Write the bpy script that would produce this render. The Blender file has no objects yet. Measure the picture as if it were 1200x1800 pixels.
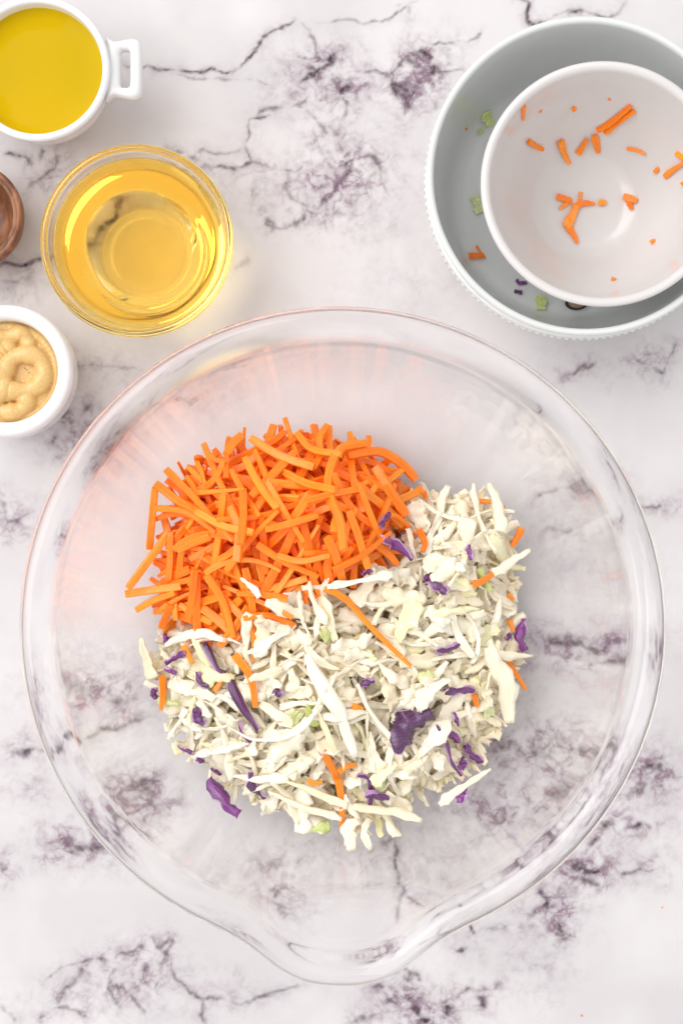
import bpy, bmesh, math, random
import numpy as np
from mathutils import Vector, Matrix

random.seed(7)
rng = np.random.RandomState(11)
sc = bpy.context.scene
COL = sc.collection

# ---------------------------------------------------------------- camera, world, light, exposure
CAM_H = 0.95                 # metres above the counter
F = 3381.0                   # focal length in photograph pixels (1800 tall)
cam = bpy.data.cameras.new('camera'); camo = bpy.data.objects.new('camera', cam); COL.objects.link(camo)
camo.location = (0, 0, CAM_H)
cam.sensor_fit = 'VERTICAL'; cam.sensor_height = 36.0; cam.lens = F/1800*36.0
cam.clip_start = 0.01; cam.clip_end = 50
cam.dof.use_dof = True; cam.dof.focus_distance = CAM_H-0.05; cam.dof.aperture_fstop = 6.3
sc.camera = camo

w = bpy.data.worlds.new('World'); sc.world = w; w.use_nodes = True
bg = w.node_tree.nodes['Background']; bg.inputs[0].default_value = (1.0, 0.985, 0.975, 1); bg.inputs[1].default_value = 0.80

def area(name, loc, target, sx, sy, power, color):
    l = bpy.data.lights.new(name, 'AREA'); l.shape = 'RECTANGLE'; l.size = sx; l.size_y = sy; l.energy = power; l.color = color
    o = bpy.data.objects.new(name, l); COL.objects.link(o); o.location = loc
    o.rotation_euler = (Vector(target)-Vector(loc)).to_track_quat('-Z', 'Y').to_euler()
    return o
area('window_light', (-1.7, 0.95, 2.5), (0, 0, 0), 3.0, 2.4, 68, (1.0, 0.985, 0.965))

sc.view_settings.view_transform = 'Standard'; sc.view_settings.look = 'None'
sc.view_settings.exposure = 0.33; sc.view_settings.gamma = 1.0
cy = sc.cycles
cy.max_bounces = 20; cy.transmission_bounces = 16; cy.glossy_bounces = 6; cy.diffuse_bounces = 12; cy.transparent_max_bounces = 8
cy.caustics_reflective = True; cy.caustics_refractive = True; cy.blur_glossy = 0.0
cy.sample_clamp_indirect = 12.0
cy.use_denoising = True
try: cy.denoiser = 'OPENIMAGEDENOISE'
except Exception: pass

# ---------------------------------------------------------------- helpers
def P(px, py, z=0.0):
    s = (CAM_H-z)/F
    return ((px-600.0)*s, (900.0-py)*s, z)
def PX(n, z=0.04): return n*(CAM_H-z)/F

def tag(o, label=None, cat=None, group=None, kind=None):
    if label: o['label'] = label
    if cat: o['category'] = cat
    if group: o['group'] = group
    if kind: o['kind'] = kind
    return o

def empty(name, loc):
    o = bpy.data.objects.new(name, None); COL.objects.link(o); o.location = loc; o.empty_display_size = 0.02
    return o

def mesh_obj(name, verts, faces, mat, parent=None, smooth=True, recenter=False, flat=None):
    me = bpy.data.meshes.new(name)
    verts = np.asarray(verts, dtype=float)
    c = np.zeros(3)
    if recenter:
        c = verts.mean(axis=0); c[2] = verts[:, 2].min(); verts = verts-c
    me.from_pydata(verts.tolist(), [], faces)
    if smooth: me.polygons.foreach_set('use_smooth', [True]*len(me.polygons))
    me.materials.append(mat); me.update()
    if flat is not None: me.polygons.foreach_set('use_smooth', [not f_ for f_ in flat])
    o = bpy.data.objects.new(name, me); COL.objects.link(o); o.location = c
    if parent: o.parent = parent
    return o

def catmull(pts, n):
    p = np.asarray(pts, float)
    if len(p) == 2:
        t = np.linspace(0, 1, n)[:, None]; return p[0]*(1-t)+p[1]*t
    ext = np.vstack([2*p[0]-p[1], p, 2*p[-1]-p[-2]])
    seg = np.linalg.norm(np.diff(p, axis=0), axis=1); cum = np.r_[0, np.cumsum(seg)]
    out = []
    for s in np.linspace(0, cum[-1]*0.99999, n):
        i = int(np.searchsorted(cum, s, side='right')-1); i = min(i, len(p)-2)
        t = (s-cum[i])/max(seg[i], 1e-9)
        a, b, c, d = ext[i], ext[i+1], ext[i+2], ext[i+3]
        out.append(0.5*((2*b)+(-a+c)*t+(2*a-5*b+4*c-d)*t*t+(-a+3*b-3*c+d)*t**3))
    return np.array(out)

def revolve(name, profile, mat, centre, seg=128, warp=None, parent=None, close=True):
    """profile: closed list of (r,z) from axis to axis"""
    verts, faces = [], []
    n = len(profile)
    first_axis = profile[0][0] < 1e-6; last_axis = profile[-1][0] < 1e-6
    idx = {}
    for i, (r, z) in enumerate(profile):
        if r < 1e-6:
            idx[i] = len(verts); verts.append((0, 0, z))
        else:
            idx[i] = len(verts)
            for k in range(seg):
                a = 2*math.pi*k/seg
                rr, zz = (r, z) if warp is None else warp(r, z, a)
                verts.append((rr*math.cos(a), rr*math.sin(a), zz))
    for i in range(n-1):
        r0, r1 = profile[i][0], profile[i+1][0]
        for k in range(seg):
            k2 = (k+1) % seg
            if r0 < 1e-6: faces.append((idx[i], idx[i+1]+k2, idx[i+1]+k))
            elif r1 < 1e-6: faces.append((idx[i]+k, idx[i]+k2, idx[i+1]))
            else: faces.append((idx[i]+k, idx[i]+k2, idx[i+1]+k2, idx[i+1]+k))
    o = mesh_obj(name, verts, faces, mat, parent)
    bm = bmesh.new(); bm.from_mesh(o.data); bmesh.ops.recalc_face_normals(bm, faces=bm.faces); bm.to_mesh(o.data); bm.free()
    o.data.polygons.foreach_set('use_smooth', [True]*len(o.data.polygons))
    o.location = centre
    return o

# ---------------------------------------------------------------- materials
def new_mat(name):
    m = bpy.data.materials.new(name); m.use_nodes = True
    nt = m.node_tree; b = nt.nodes['Principled BSDF']
    return m, nt, b
def N(nt, t, **kw):
    n = nt.nodes.new(t)
    for k, v in kw.items(): setattr(n, k, v)
    return n
def ramp(nt, fac, stops, interp='LINEAR'):
    r = N(nt, 'ShaderNodeValToRGB'); r.color_ramp.interpolation = interp
    el = r.color_ramp.elements
    while len(el) < len(stops): el.new(0.5)
    for e, (p, c) in zip(el, stops):
        e.position = p; e.color = (*c, 1) if len(c) == 3 else c
    nt.links.new(fac, r.inputs[0]); return r
def srgb(r, g, b):
    f = lambda c: (c/255/12.92) if c/255 <= 0.04045 else ((c/255+0.055)/1.055)**2.4
    return (f(r), f(g), f(b))

def glass_mat(name, color=(1.0, 1.0, 1.0), ior=1.34, rough=0.0, bump=0.0):
    m, nt, b = new_mat(name)
    b.inputs['Base Color'].default_value = (*color, 1)
    b.inputs['Transmission Weight'].default_value = 1.0
    b.inputs['IOR'].default_value = ior; b.inputs['Roughness'].default_value = rough
    if bump:
        tc = N(nt, 'ShaderNodeTexCoord'); nz = N(nt, 'ShaderNodeTexNoise'); nz.inputs['Scale'].default_value = 22; nz.inputs['Detail'].default_value = 1
        mp = N(nt, 'ShaderNodeMapping'); mp.inputs['Scale'].default_value = (1, 1, 3.5)
        bp = N(nt, 'ShaderNodeBump'); bp.inputs['Strength'].default_value = bump; bp.inputs['Distance'].default_value = 0.004
        nt.links.new(tc.outputs['Object'], mp.inputs[0]); nt.links.new(mp.outputs[0], nz.inputs['Vector'])
        nt.links.new(nz.outputs[0], bp.inputs['Height']); nt.links.new(bp.outputs[0], b.inputs['Normal'])
    return m
def liquid_mat(name, absorb, density, ior=1.36, wet=1.0):
    m, nt, b = new_mat(name)
    b.inputs['Base Color'].default_value = (1, 1, 1, 1); b.inputs['Transmission Weight'].default_value = 1.0
    b.inputs['IOR'].default_value = ior; b.inputs['Roughness'].default_value = 0.0
    at = N(nt, 'ShaderNodeAttribute'); at.attribute_name = 'wet'        # 1 where the liquid touches glass
    mr = N(nt, 'ShaderNodeMapRange'); mr.inputs['To Min'].default_value = ior; mr.inputs['To Max'].default_value = wet
    nt.links.new(at.outputs['Fac'], mr.inputs['Value']); nt.links.new(mr.outputs[0], b.inputs['IOR'])
    va = N(nt, 'ShaderNodeVolumeAbsorption'); va.inputs['Color'].default_value = (*absorb, 1); va.inputs['Density'].default_value = density
    nt.links.new(va.outputs[0], nt.nodes['Material Output'].inputs['Volume'])
    return m
def ceramic(name, col, rough=0.22, var=0.03):
    m, nt, b = new_mat(name)
    tc = N(nt, 'ShaderNodeTexCoord'); nz = N(nt, 'ShaderNodeTexNoise'); nz.inputs['Scale'].default_value = 35; nz.inputs['Detail'].default_value = 4
    nt.links.new(tc.outputs['Object'], nz.inputs['Vector'])
    r = ramp(nt, nz.outputs[0], [(0.3, tuple(c*(1-var) for c in col)), (0.7, col)])
    nt.links.new(r.outputs[0], b.inputs['Base Color'])
    b.inputs['Roughness'].default_value = rough; b.inputs['Coat Weight'].default_value = 0.3; b.inputs['Coat Roughness'].default_value = 0.08
    bp = N(nt, 'ShaderNodeBump'); bp.inputs['Strength'].default_value = 0.05; bp.inputs['Distance'].default_value = 0.001
    nt.links.new(nz.outputs[0], bp.inputs['Height']); nt.links.new(bp.outputs[0], b.inputs['Normal'])
    return m

M_GLASS = glass_mat('clear_glass', bump=0.025)
M_GLASS2 = glass_mat('clear_glass_small', (1.0, 1.0, 0.99), ior=1.47, bump=0.03)
M_VIN = liquid_mat('amber_liquid', (0.999, 0.80, 0.02), 32, 1.34, wet=1.34/1.47)
M_CER = ceramic('white_glaze', (0.76, 0.765, 0.77))
M_CER2 = ceramic('cool_white_glaze', (0.68, 0.70, 0.695))
M_CER3 = ceramic('warm_white_glaze', (0.64, 0.618, 0.610), 0.25)

def oil_mat():
    m, nt, b = new_mat('olive_oil')
    tc = N(nt, 'ShaderNodeTexCoord'); nz = N(nt, 'ShaderNodeTexNoise'); nz.inputs['Scale'].default_value = 18; nz.inputs['Detail'].default_value = 1
    nt.links.new(tc.outputs['Object'], nz.inputs['Vector'])
    r = ramp(nt, nz.outputs[0], [(0.3, (0.56, 0.345, 0.001)), (0.7, (0.45, 0.31, 0.001))])
    nt.links.new(r.outputs[0], b.inputs['Base Color']); b.inputs['Roughness'].default_value = 0.05; b.inputs['IOR'].default_value = 1.13
    return m
M_OIL = oil_mat()

def wood_mat():
    m, nt, b = new_mat('acacia_wood')
    tc = N(nt, 'ShaderNodeTexCoord'); mp = N(nt, 'ShaderNodeMapping'); mp.inputs['Scale'].default_value = (1, 0.25, 1); mp.inputs['Rotation'].default_value = (0.1, 0.05, 0.2)
    nt.links.new(tc.outputs['Object'], mp.inputs[0])
    nz = N(nt, 'ShaderNodeTexNoise'); nz.inputs['Scale'].default_value = 260; nz.inputs['Detail'].default_value = 5; nz.inputs['Distortion'].default_value = 0.6
    nt.links.new(mp.outputs[0], nz.inputs['Vector'])
    r = ramp(nt, nz.outputs[0], [(0.3, (0.10, 0.035, 0.018)), (0.5, (0.22, 0.085, 0.040)), (0.72, (0.36, 0.16, 0.075))])
    nt.links.new(r.outputs[0], b.inputs['Base Color']); b.inputs['Roughness'].default_value = 0.5
    bp = N(nt, 'ShaderNodeBump'); bp.inputs['Strength'].default_value = 0.2; bp.inputs['Distance'].default_value = 0.001
    nt.links.new(nz.outputs[0], bp.inputs['Height']); nt.links.new(bp.outputs[0], b.inputs['Normal'])
    return m
M_WOOD = wood_mat()

def mustard_mat():
    m, nt, b = new_mat('mustard')
    tc = N(nt, 'ShaderNodeTexCoord'); nz = N(nt, 'ShaderNodeTexNoise'); nz.inputs['Scale'].default_value = 900; nz.inputs['Detail'].default_value = 3
    nt.links.new(tc.outputs['Object'], nz.inputs['Vector'])
    r = ramp(nt, nz.outputs[0], [(0.3, (0.62, 0.39, 0.14)), (0.6, (0.70, 0.46, 0.18))])
    nt.links.new(r.outputs[0], b.inputs['Base Color']); b.inputs['Roughness'].default_value = 0.3
    b.inputs['Subsurface Weight'].default_value = 0.25; b.inputs['Subsurface Radius'].default_value = (1, 0.5, 0.2); b.inputs['Subsurface Scale'].default_value = 0.002
    bp = N(nt, 'ShaderNodeBump'); bp.inputs['Strength'].default_value = 0.12; bp.inputs['Distance'].default_value = 0.0004
    nt.links.new(nz.outputs[0], bp.inputs['Height']); nt.links.new(bp.outputs[0], b.inputs['Normal'])
    return m
M_MUST = mustard_mat()

def veg_mat(name, cols, trans=0.35, rough=0.42, spec=0.4, bumpd=0.0006, sss=0.0, rad=(1, .8, .5), scl=.002, dark=(.88, .88, .84), nsc=1.0):
    """flesh of a cut vegetable: colour per shred, fibres along it, some light through it"""
    m, nt, b = new_mat(name)
    geo = N(nt, 'ShaderNodeNewGeometry'); oi = N(nt, 'ShaderNodeObjectInfo')
    add = N(nt, 'ShaderNodeMath', operation='ADD'); nt.links.new(geo.outputs['Random Per Island'], add.inputs[0]); nt.links.new(oi.outputs['Random'], add.inputs[1])
    fr = N(nt, 'ShaderNodeMath', operation='FRACT'); nt.links.new(add.outputs[0], fr.inputs[0])
    rp = ramp(nt, fr.outputs[0], cols, 'LINEAR')
    at = N(nt, 'ShaderNodeAttribute'); at.attribute_name = 'along'
    nz = N(nt, 'ShaderNodeTexNoise'); nz.inputs['Scale'].default_value = nsc; nz.inputs['Detail'].default_value = 4; nz.inputs['Roughness'].default_value = .6
    nt.links.new(at.outputs['Vector'], nz.inputs['Vector'])
    mx = N(nt, 'ShaderNodeMix', data_type='RGBA', blend_type='MULTIPLY'); mx.inputs[0].default_value = 1.0
    rr = ramp(nt, nz.outputs[0], [(0.36, dark), (0.62, (1.0, 1.0, 1.0))])
    nt.links.new(rp.outputs[0], mx.inputs[6]); nt.links.new(rr.outputs[0], mx.inputs[7])
    nt.links.new(mx.outputs[2], b.inputs['Base Color'])
    b.inputs['Roughness'].default_value = rough; b.inputs['Specular IOR Level'].default_value = spec
    bp = N(nt, 'ShaderNodeBump'); bp.inputs['Strength'].default_value = 0.5; bp.inputs['Distance'].default_value = bumpd
    nt.links.new(nz.outputs[0], bp.inputs['Height']); nt.links.new(bp.outputs[0], b.inputs['Normal'])
    if sss:
        b.inputs['Subsurface Weight'].default_value = sss; b.inputs['Subsurface Radius'].default_value = rad; b.inputs['Subsurface Scale'].default_value = scl
    tl = N(nt, 'ShaderNodeBsdfTranslucent'); nt.links.new(mx.outputs[2], tl.inputs[0])
    ms = N(nt, 'ShaderNodeMixShader'); ms.inputs[0].default_value = trans
    nt.links.new(b.outputs[0], ms.inputs[1]); nt.links.new(tl.outputs[0], ms.inputs[2])
    nt.links.new(ms.outputs[0], nt.nodes['Material Output'].inputs[0])
    return m
M_CARROT = veg_mat('carrot_flesh', [(0, (0.98, 0.21, 0.007)), (0.35, (1.0, 0.30, 0.018)), (0.65, (0.98, 0.25, 0.012)), (1, (1.0, 0.37, 0.035))], 0.0, rough=0.27, sss=.35, rad=(1, .38, .08), scl=.0015, dark=(.9, .76, .6))
M_CAB = veg_mat('cabbage_flesh', [(0, (0.98, 0.905, 0.735)), (0.2, (0.985, 0.94, 0.835)), (0.40, (0.975, 0.915, 0.75)), (0.48, (0.95, 0.915, 0.58)), (0.56, (0.985, 0.95, 0.865)), (0.82, (0.97, 0.875, 0.67)), (1, (0.985, 0.935, 0.82))], 0.08, rough=0.2, spec=.5, bumpd=.0009, sss=.0, rad=(1, .85, .65), scl=.002, dark=(.92, .88, .77))
M_CAB_MASS = veg_mat('packed_cabbage_flesh', [(0, (0.98, 0.905, 0.735)), (0.2, (0.985, 0.94, 0.835)), (0.40, (0.975, 0.915, 0.75)), (0.48, (0.95, 0.915, 0.58)), (0.56, (0.985, 0.95, 0.865)), (0.82, (0.97, 0.875, 0.67)), (1, (0.985, 0.935, 0.82))], 0.12, rough=0.3, spec=.5, dark=(.93, .88, .77))
M_GREEN = veg_mat('green_cabbage_flesh', [(0, (0.68, 0.78, 0.28)), (0.5, (0.80, 0.86, 0.42)), (1, (0.86, 0.89, 0.55))], 0.2, rough=0.3, sss=.3)
M_PURPLE = veg_mat('red_cabbage_skin', [(0, (0.22, 0.020, 0.23)), (0.4, (0.12, 0.015, 0.13)), (0.7, (0.30, 0.030, 0.34)), (1, (0.16, 0.025, 0.18))], 0.1, rough=0.15, spec=1.0, dark=(.3, .3, .28), nsc=1.3, bumpd=.0012)
M_LILAC = veg_mat('red_cabbage_cut_edge', [(0, (0.45, 0.22, 0.50)), (1, (0.66, 0.44, 0.66))], 0.1, rough=0.3)

# ---------------------------------------------------------------- marble countertop
def vnoise(x, y, scale, seed, octaves=5, gain=0.5):
    out = np.zeros_like(x); amp = 1.0; tot = 0
    for o in range(octaves):
        r = np.random.RandomState(seed+o*17); g = r.rand(256, 256)
        u = x*scale*(2**o)+37.3*o; v = y*scale*(2**o)+11.7*o
        iu = np.floor(u).astype(int); iv = np.floor(v).astype(int); fu = u-iu; fv = v-iv
        fu = fu*fu*fu*(fu*(fu*6-15)+10); fv = fv*fv*fv*(fv*(fv*6-15)+10)
        a = g[iu % 256, iv % 256]; b = g[(iu+1) % 256, iv % 256]; c = g[iu % 256, (iv+1) % 256]; d = g[(iu+1) % 256, (iv+1) % 256]
        out += amp*((a*(1-fu)+b*fu)*(1-fv)+(c*(1-fu)+d*fu)*fv); tot += amp; amp *= gain
    return out/tot

# veins traced over the counter: (strength, width px, halo, points)
VEINS = [
 (0.6, 5.5, .6, [(540,112),(565,128),(590,140),(612,140),(640,128)]), (0.55, 5.0, .6, [(600,170),(612,190),(600,215),(585,235)]), (0.6, 5.0, .6, [(690,140),(700,160),(715,175),(722,195)]),
 (0.5, 4.5, .5, [(620,285),(605,310),(590,330),(570,350),(545,362)]), (0.5, 4.5, .5, [(590,298),(575,285),(560,262),(548,240)]), (0.5, 4.5, .5, [(625,283),(650,275),(668,290),(680,310)]),
 (0.45, 4.0, .5, [(500,300),(505,330),(520,350),(545,362)]), (0.45, 4.0, .5, [(470,385),(490,402),(515,395)]), (0.5, 4.5, .5, [(448,205),(470,190),(500,192),(530,185),(548,170)]),
 (0.55, 6.0, .6, [(560,95),(572,105),(590,98)]), (0.5, 5.0, .5, [(745,132),(728,110),(712,95)]), (0.5, 5.0, .6, [(300,268),(330,272),(350,285),(378,292)]),
 (0.5, 6.0, .6, [(180,1410),(210,1395),(240,1380),(275,1378)]), (0.5, 6.0, .6, [(225,1440),(240,1460),(262,1470)]), (0.5, 5.5, .6, [(915,1630),(935,1610),(958,1600),(975,1585)]),
 (0.5, 6.0, .6, [(1005,1540),(1030,1548),(1050,1560)]), (0.45, 5.0, .5, [(700,1700),(715,1715),(712,1740),(722,1768)]), (0.45, 5.0, .5, [(150,1690),(140,1715),(120,1740),(105,1770)]),
 (0.45, 4.0, .5, [(205,1700),(190,1730),(210,1765)]), (0.45, 4.0, .5, [(300,1650),(290,1690),(300,1680)]),
 (0.75, 3.2, .25, [(205,108),(248,118),(290,122),(340,124),(400,128),(412,120),(430,105),(455,85),(465,68),(480,52),(500,44),(520,38),(512,28)]),
 (0.35, 3.0, .1, [(300,130),(350,140),(420,142),(480,150)]),
 (0.45, 3.0, .15, [(520,38),(545,55),(555,75),(558,95),(545,105)]),
 (0.5, 3.0, .1, [(555,40),(600,38),(640,40),(680,36),(700,22),(725,5),(735,-10)]),
 (0.85, 6.0, .4, [(530,145),(560,125),(582,112),(590,92)]),
 (0.9, 7.0, .45, [(598,168),(606,158),(614,150)]),
 (0.4, 3.0, .25, [(575,200),(590,185),(600,168)]),
 (0.9, 7.0, .5, [(722,168),(728,150),(745,132),(758,122),(752,105)]),
 (0.8, 5.0, .4, [(725,95),(745,92),(758,98)]),
 (0.75, 4.5, .4, [(688,150),(705,150),(718,158)]),
 (0.55, 3.0, .3, [(717,205),(715,185),(722,165),(750,145)]),
 (0.45, 3.0, .3, [(628,120),(660,122),(680,130),(705,110),(725,100)]),
 (0.5, 3.0, .15, [(762,123),(790,124),(817,121)]),
 (0.5, 3.0, .15, [(760,80),(783,77),(808,76),(833,67),(846,50)]),
 (0.7, 4.0, .35, [(905,-5),(925,8),(933,33),(946,42),(965,36),(983,25),(1008,19),(1050,28),(1090,25),(1095,5)]),
 (0.4, 4.0, .3, [(700,5),(715,12),(720,30)]),
 (0.65, 3.0, .2, [(480,202),(455,205),(440,208),(432,225),(436,240),(430,260),(440,280),(446,288)]),
 (0.7, 3.5, .25, [(375,290),(390,291),(410,296),(425,292),(447,287)]),
 (0.4, 3.0, .1, [(485,285),(482,300),(478,320)]),
 (0.5, 3.0, .2, [(447,287),(470,292),(500,300),(520,303),(532,288)]),
 (0.4, 3.0, .2, [(520,190),(535,192),(558,212),(575,240)]),
 (0.8, 5.0, .45, [(590,298),(606,290),(620,284)]),
 (0.8, 5.0, .45, [(560,322),(570,326),(578,318)]),
 (0.5, 4.0, .35, [(548,350),(558,362),(575,345)]),
 (0.65, 5.0, .4, [(515,395),(525,385),(533,375)]),
 (0.45, 4.0, .35, [(470,382),(485,387),(478,410)]),
 (0.35, 3.0, .3, [(440,330),(445,350),(440,370)]),
 (0.35, 3.0, .3, [(345,270),(370,262),(400,268),(430,262)]),
 (0.45, 4.0, .4, [(590,235),(600,250),(605,262),(595,240)]),
 (0.3, 5.0, .3, [(610,400),(630,350),(650,320),(670,300)]),
 (0.2, 6.0, .3, [(415,470),(440,450)]),
 (0.6, 4.0, .3, [(0,262),(25,268),(45,275),(60,290),(66,278),(75,262),(90,258)]),
 (0.5, 4.5, .4, [(98,262),(100,285),(85,300),(62,318),(45,335)]),
 (0.75, 4.0, .3, [(-10,468),(20,466),(40,467),(65,459),(100,460),(135,463),(165,455),(185,420),(215,378),(245,352),(265,332),(282,312),(292,298)]),
 (0.5, 4.0, .3, [(262,338),(285,334),(312,322),(330,300)]),
 (0.35, 5.0, .35, [(0,500),(40,490),(60,480)]),
 (0.45, 3.0, .2, [(132,645),(160,646),(190,645),(245,650)]),
 (0.4, 3.0, .2, [(300,662),(330,655),(365,655),(400,648),(440,640)]),
 (0.3, 3.0, .2, [(290,705),(320,700),(350,690)]),
 (0.45, 4.5, .5, [(105,735),(120,720),(150,722),(165,710),(160,735)]),
 (0.4, 4.0, .5, [(85,800),(100,770),(115,775),(120,790)]),
 (0.45, 5.0, .5, [(-5,878),(8,895),(15,912),(30,916),(55,925)]),
 (0.5, 4.0, .35, [(1000,660),(1010,655),(1022,645),(1032,652),(1040,640)]),
 (0.5, 4.0, .35, [(1115,632),(1140,640),(1158,648),(1168,655),(1175,640),(1178,620),(1186,606)]),
 (0.6, 4.5, .4, [(1120,888),(1135,893),(1165,891)]),
 (0.2, 6.0, .5, [(1165,891),(1200,880)]),
 (0.45, 4.0, .4, [(940,885),(950,872),(975,860),(1000,850),(1040,862),(1060,880)]),
 (0.3, 5.0, .5, [(960,925),(985,935),(1010,930)]),
 (0.55, 6.0, .6, [(955,1125),(980,1123),(1000,1130),(1060,1140),(1090,1120)]),
 (0.45, 7.0, .6, [(1040,1170),(1075,1165),(1110,1150),(1122,1130)]),
 (0.4, 6.0, .6, [(880,1130),(910,1145),(925,1160)]),
 (0.6, 6.0, .5, [(20,1322),(55,1321),(105,1310),(125,1303),(160,1290),(195,1282),(230,1275),(270,1265)]),
 (0.35, 9.0, .7, [(110,1180),(140,1215),(190,1235),(240,1230)]),
 (0.55, 12.0, .7, [(190,1400),(225,1405),(262,1392),(255,1430)]),
 (0.5, 12.0, .7, [(100,1492),(140,1490),(190,1480),(205,1450)]),
 (0.4, 8.0, .6, [(0,1530),(10,1525)]),
 (0.45, 5.0, .4, [(455,1560),(475,1555),(500,1545),(475,1575),(488,1600)]),
 (0.35, 9.0, .6, [(470,1530),(500,1515),(530,1520)]),
 (0.45, 9.0, .7, [(870,1310),(900,1320),(950,1330),(1000,1322),(1040,1318)]),
 (0.5, 8.0, .7, [(850,1430),(880,1452),(905,1440),(960,1420)]),
 (0.4, 10.0, .7, [(960,1400),(1000,1390),(1040,1370)]),
 (0.55, 4.0, .3, [(690,1470),(697,1500),(695,1530),(712,1556),(725,1575),(745,1585),(762,1597)]),
 (0.35, 4.0, .3, [(712,1556),(708,1590),(700,1630),(688,1640)]),
 (0.35, 6.0, .5, [(640,1500),(670,1480),(690,1470)]),
 (0.55, 9.0, .6, [(1118,1352),(1140,1348),(1162,1352)]),
 (0.6, 7.0, .5, [(1060,1460),(1075,1450),(1083,1445)]),
 (0.65, 6.0, .5, [(1110,1455),(1130,1445),(1148,1452)]),
 (0.4, 8.0, .6, [(1100,1400),(1130,1385),(1160,1380)]),
 (0.75, 7.0, .55, [(1005,1525),(1025,1518),(1035,1527),(1055,1532)]),
 (0.65, 4.5, .5, [(1030,1485),(1045,1478),(1052,1472)]),
 (0.5, 5.0, .5, [(1060,1535),(1090,1532),(1125,1525),(1165,1505)]),
 (0.85, 5.0, .5, [(948,1565),(957,1580),(958,1598)]),
 (0.75, 5.0, .5, [(985,1605),(982,1622),(992,1640),(975,1635)]),
 (0.4, 4.0, .4, [(930,1630),(890,1628),(860,1632)]),
 (0.8, 3.5, .3, [(829,1622),(832,1635),(839,1647)]),
 (0.7, 3.0, .2, [(795,1665),(805,1666),(812,1664)]),
 (0.9, 6.0, .4, [(683,1755),(690,1765),(697,1768)]),
 (0.6, 3.0, .3, [(655,1738),(675,1737)]),
 (0.85, 5.0, .45, [(722,1768),(740,1778),(748,1788),(755,1770)]),
 (0.8, 5.0, .4, [(782,1760),(785,1770),(780,1782)]),
 (0.5, 3.5, .3, [(750,1757),(775,1755),(800,1750)]),
 (0.65, 5.0, .45, [(815,1742),(823,1735),(832,1742),(842,1755),(855,1775)]),
 (0.6, 4.0, .3, [(868,1738),(872,1730),(880,1725)]),
 (0.8, 6.0, .4, [(625,1802),(645,1792),(660,1788)]),
 (0.5, 4.0, .4, [(715,1720),(722,1712),(735,1725)]),
 (0.55, 3.2, .3, [(82,1722),(95,1712),(120,1698),(150,1688),(165,1683)]),
 (0.5, 3.5, .4, [(165,1683),(200,1690),(210,1680),(240,1672),(262,1650),(280,1665),(300,1648)]),
 (0.5, 3.5, .35, [(262,1690),(258,1715),(270,1740),(285,1720)]),
 (0.5, 3.5, .3, [(300,1680),(312,1715),(330,1738),(350,1756),(380,1754),(405,1762),(430,1766),(465,1752),(500,1738),(540,1728)]),
 (0.5, 3.5, .35, [(185,1730),(205,1728),(225,1740),(240,1760),(255,1785)]),
 (0.5, 3.5, .35, [(70,1790),(80,1778),(105,1770),(130,1775),(155,1792)]),
 (0.5, 4.0, .4, [(355,1760),(352,1785),(365,1800)]),
 (0.4, 4.0, .35, [(0,1770),(30,1795)]),
]
# soft mauve clouds: (px, py, rx, ry, strength)
CLOUDS = [(575,140,90,55,.5),(735,135,70,60,.55),(600,320,100,80,.5),(500,330,110,60,.22),(480,270,120,50,.12),(690,250,60,90,.16),(820,480,60,25,.16),(90,290,40,50,.40),
 (130,760,75,55,.50),(30,495,70,40,.22),(180,650,70,40,.20),(700,500,100,60,.1),(1000,650,60,30,.2),(1140,640,60,35,.28),(1000,960,110,90,.16),(1160,890,60,22,.25),(1080,1020,90,60,.10),
 (1020,1140,130,45,.40),(900,1190,60,60,.25),(950,1320,130,50,.50),(880,1420,110,60,.45),(1010,1390,90,45,.35),(180,1210,110,50,.40),(60,1310,60,25,.25),(50,1390,60,30,.25),
 (235,1400,70,45,.50),(150,1485,95,35,.45),(5,1530,20,40,.4),(480,1560,90,60,.28),(620,1500,120,50,.22),(770,1510,110,80,.25),(1130,1360,60,60,.40),(1110,1450,70,35,.30),(1030,1525,70,40,.5),
 (1110,1530,70,25,.35),(960,1610,70,50,.4),(830,1660,60,35,.2),(740,1770,90,45,.45),(830,1745,60,30,.35),(940,1700,60,60,.25),(240,1715,90,60,.40),(120,1760,80,40,.25),(400,1740,80,40,.18),(20,910,50,40,.30),(1020,850,80,40,.22),(350,690,90,40,.12),(640,1110,300,200,.1)]

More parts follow.
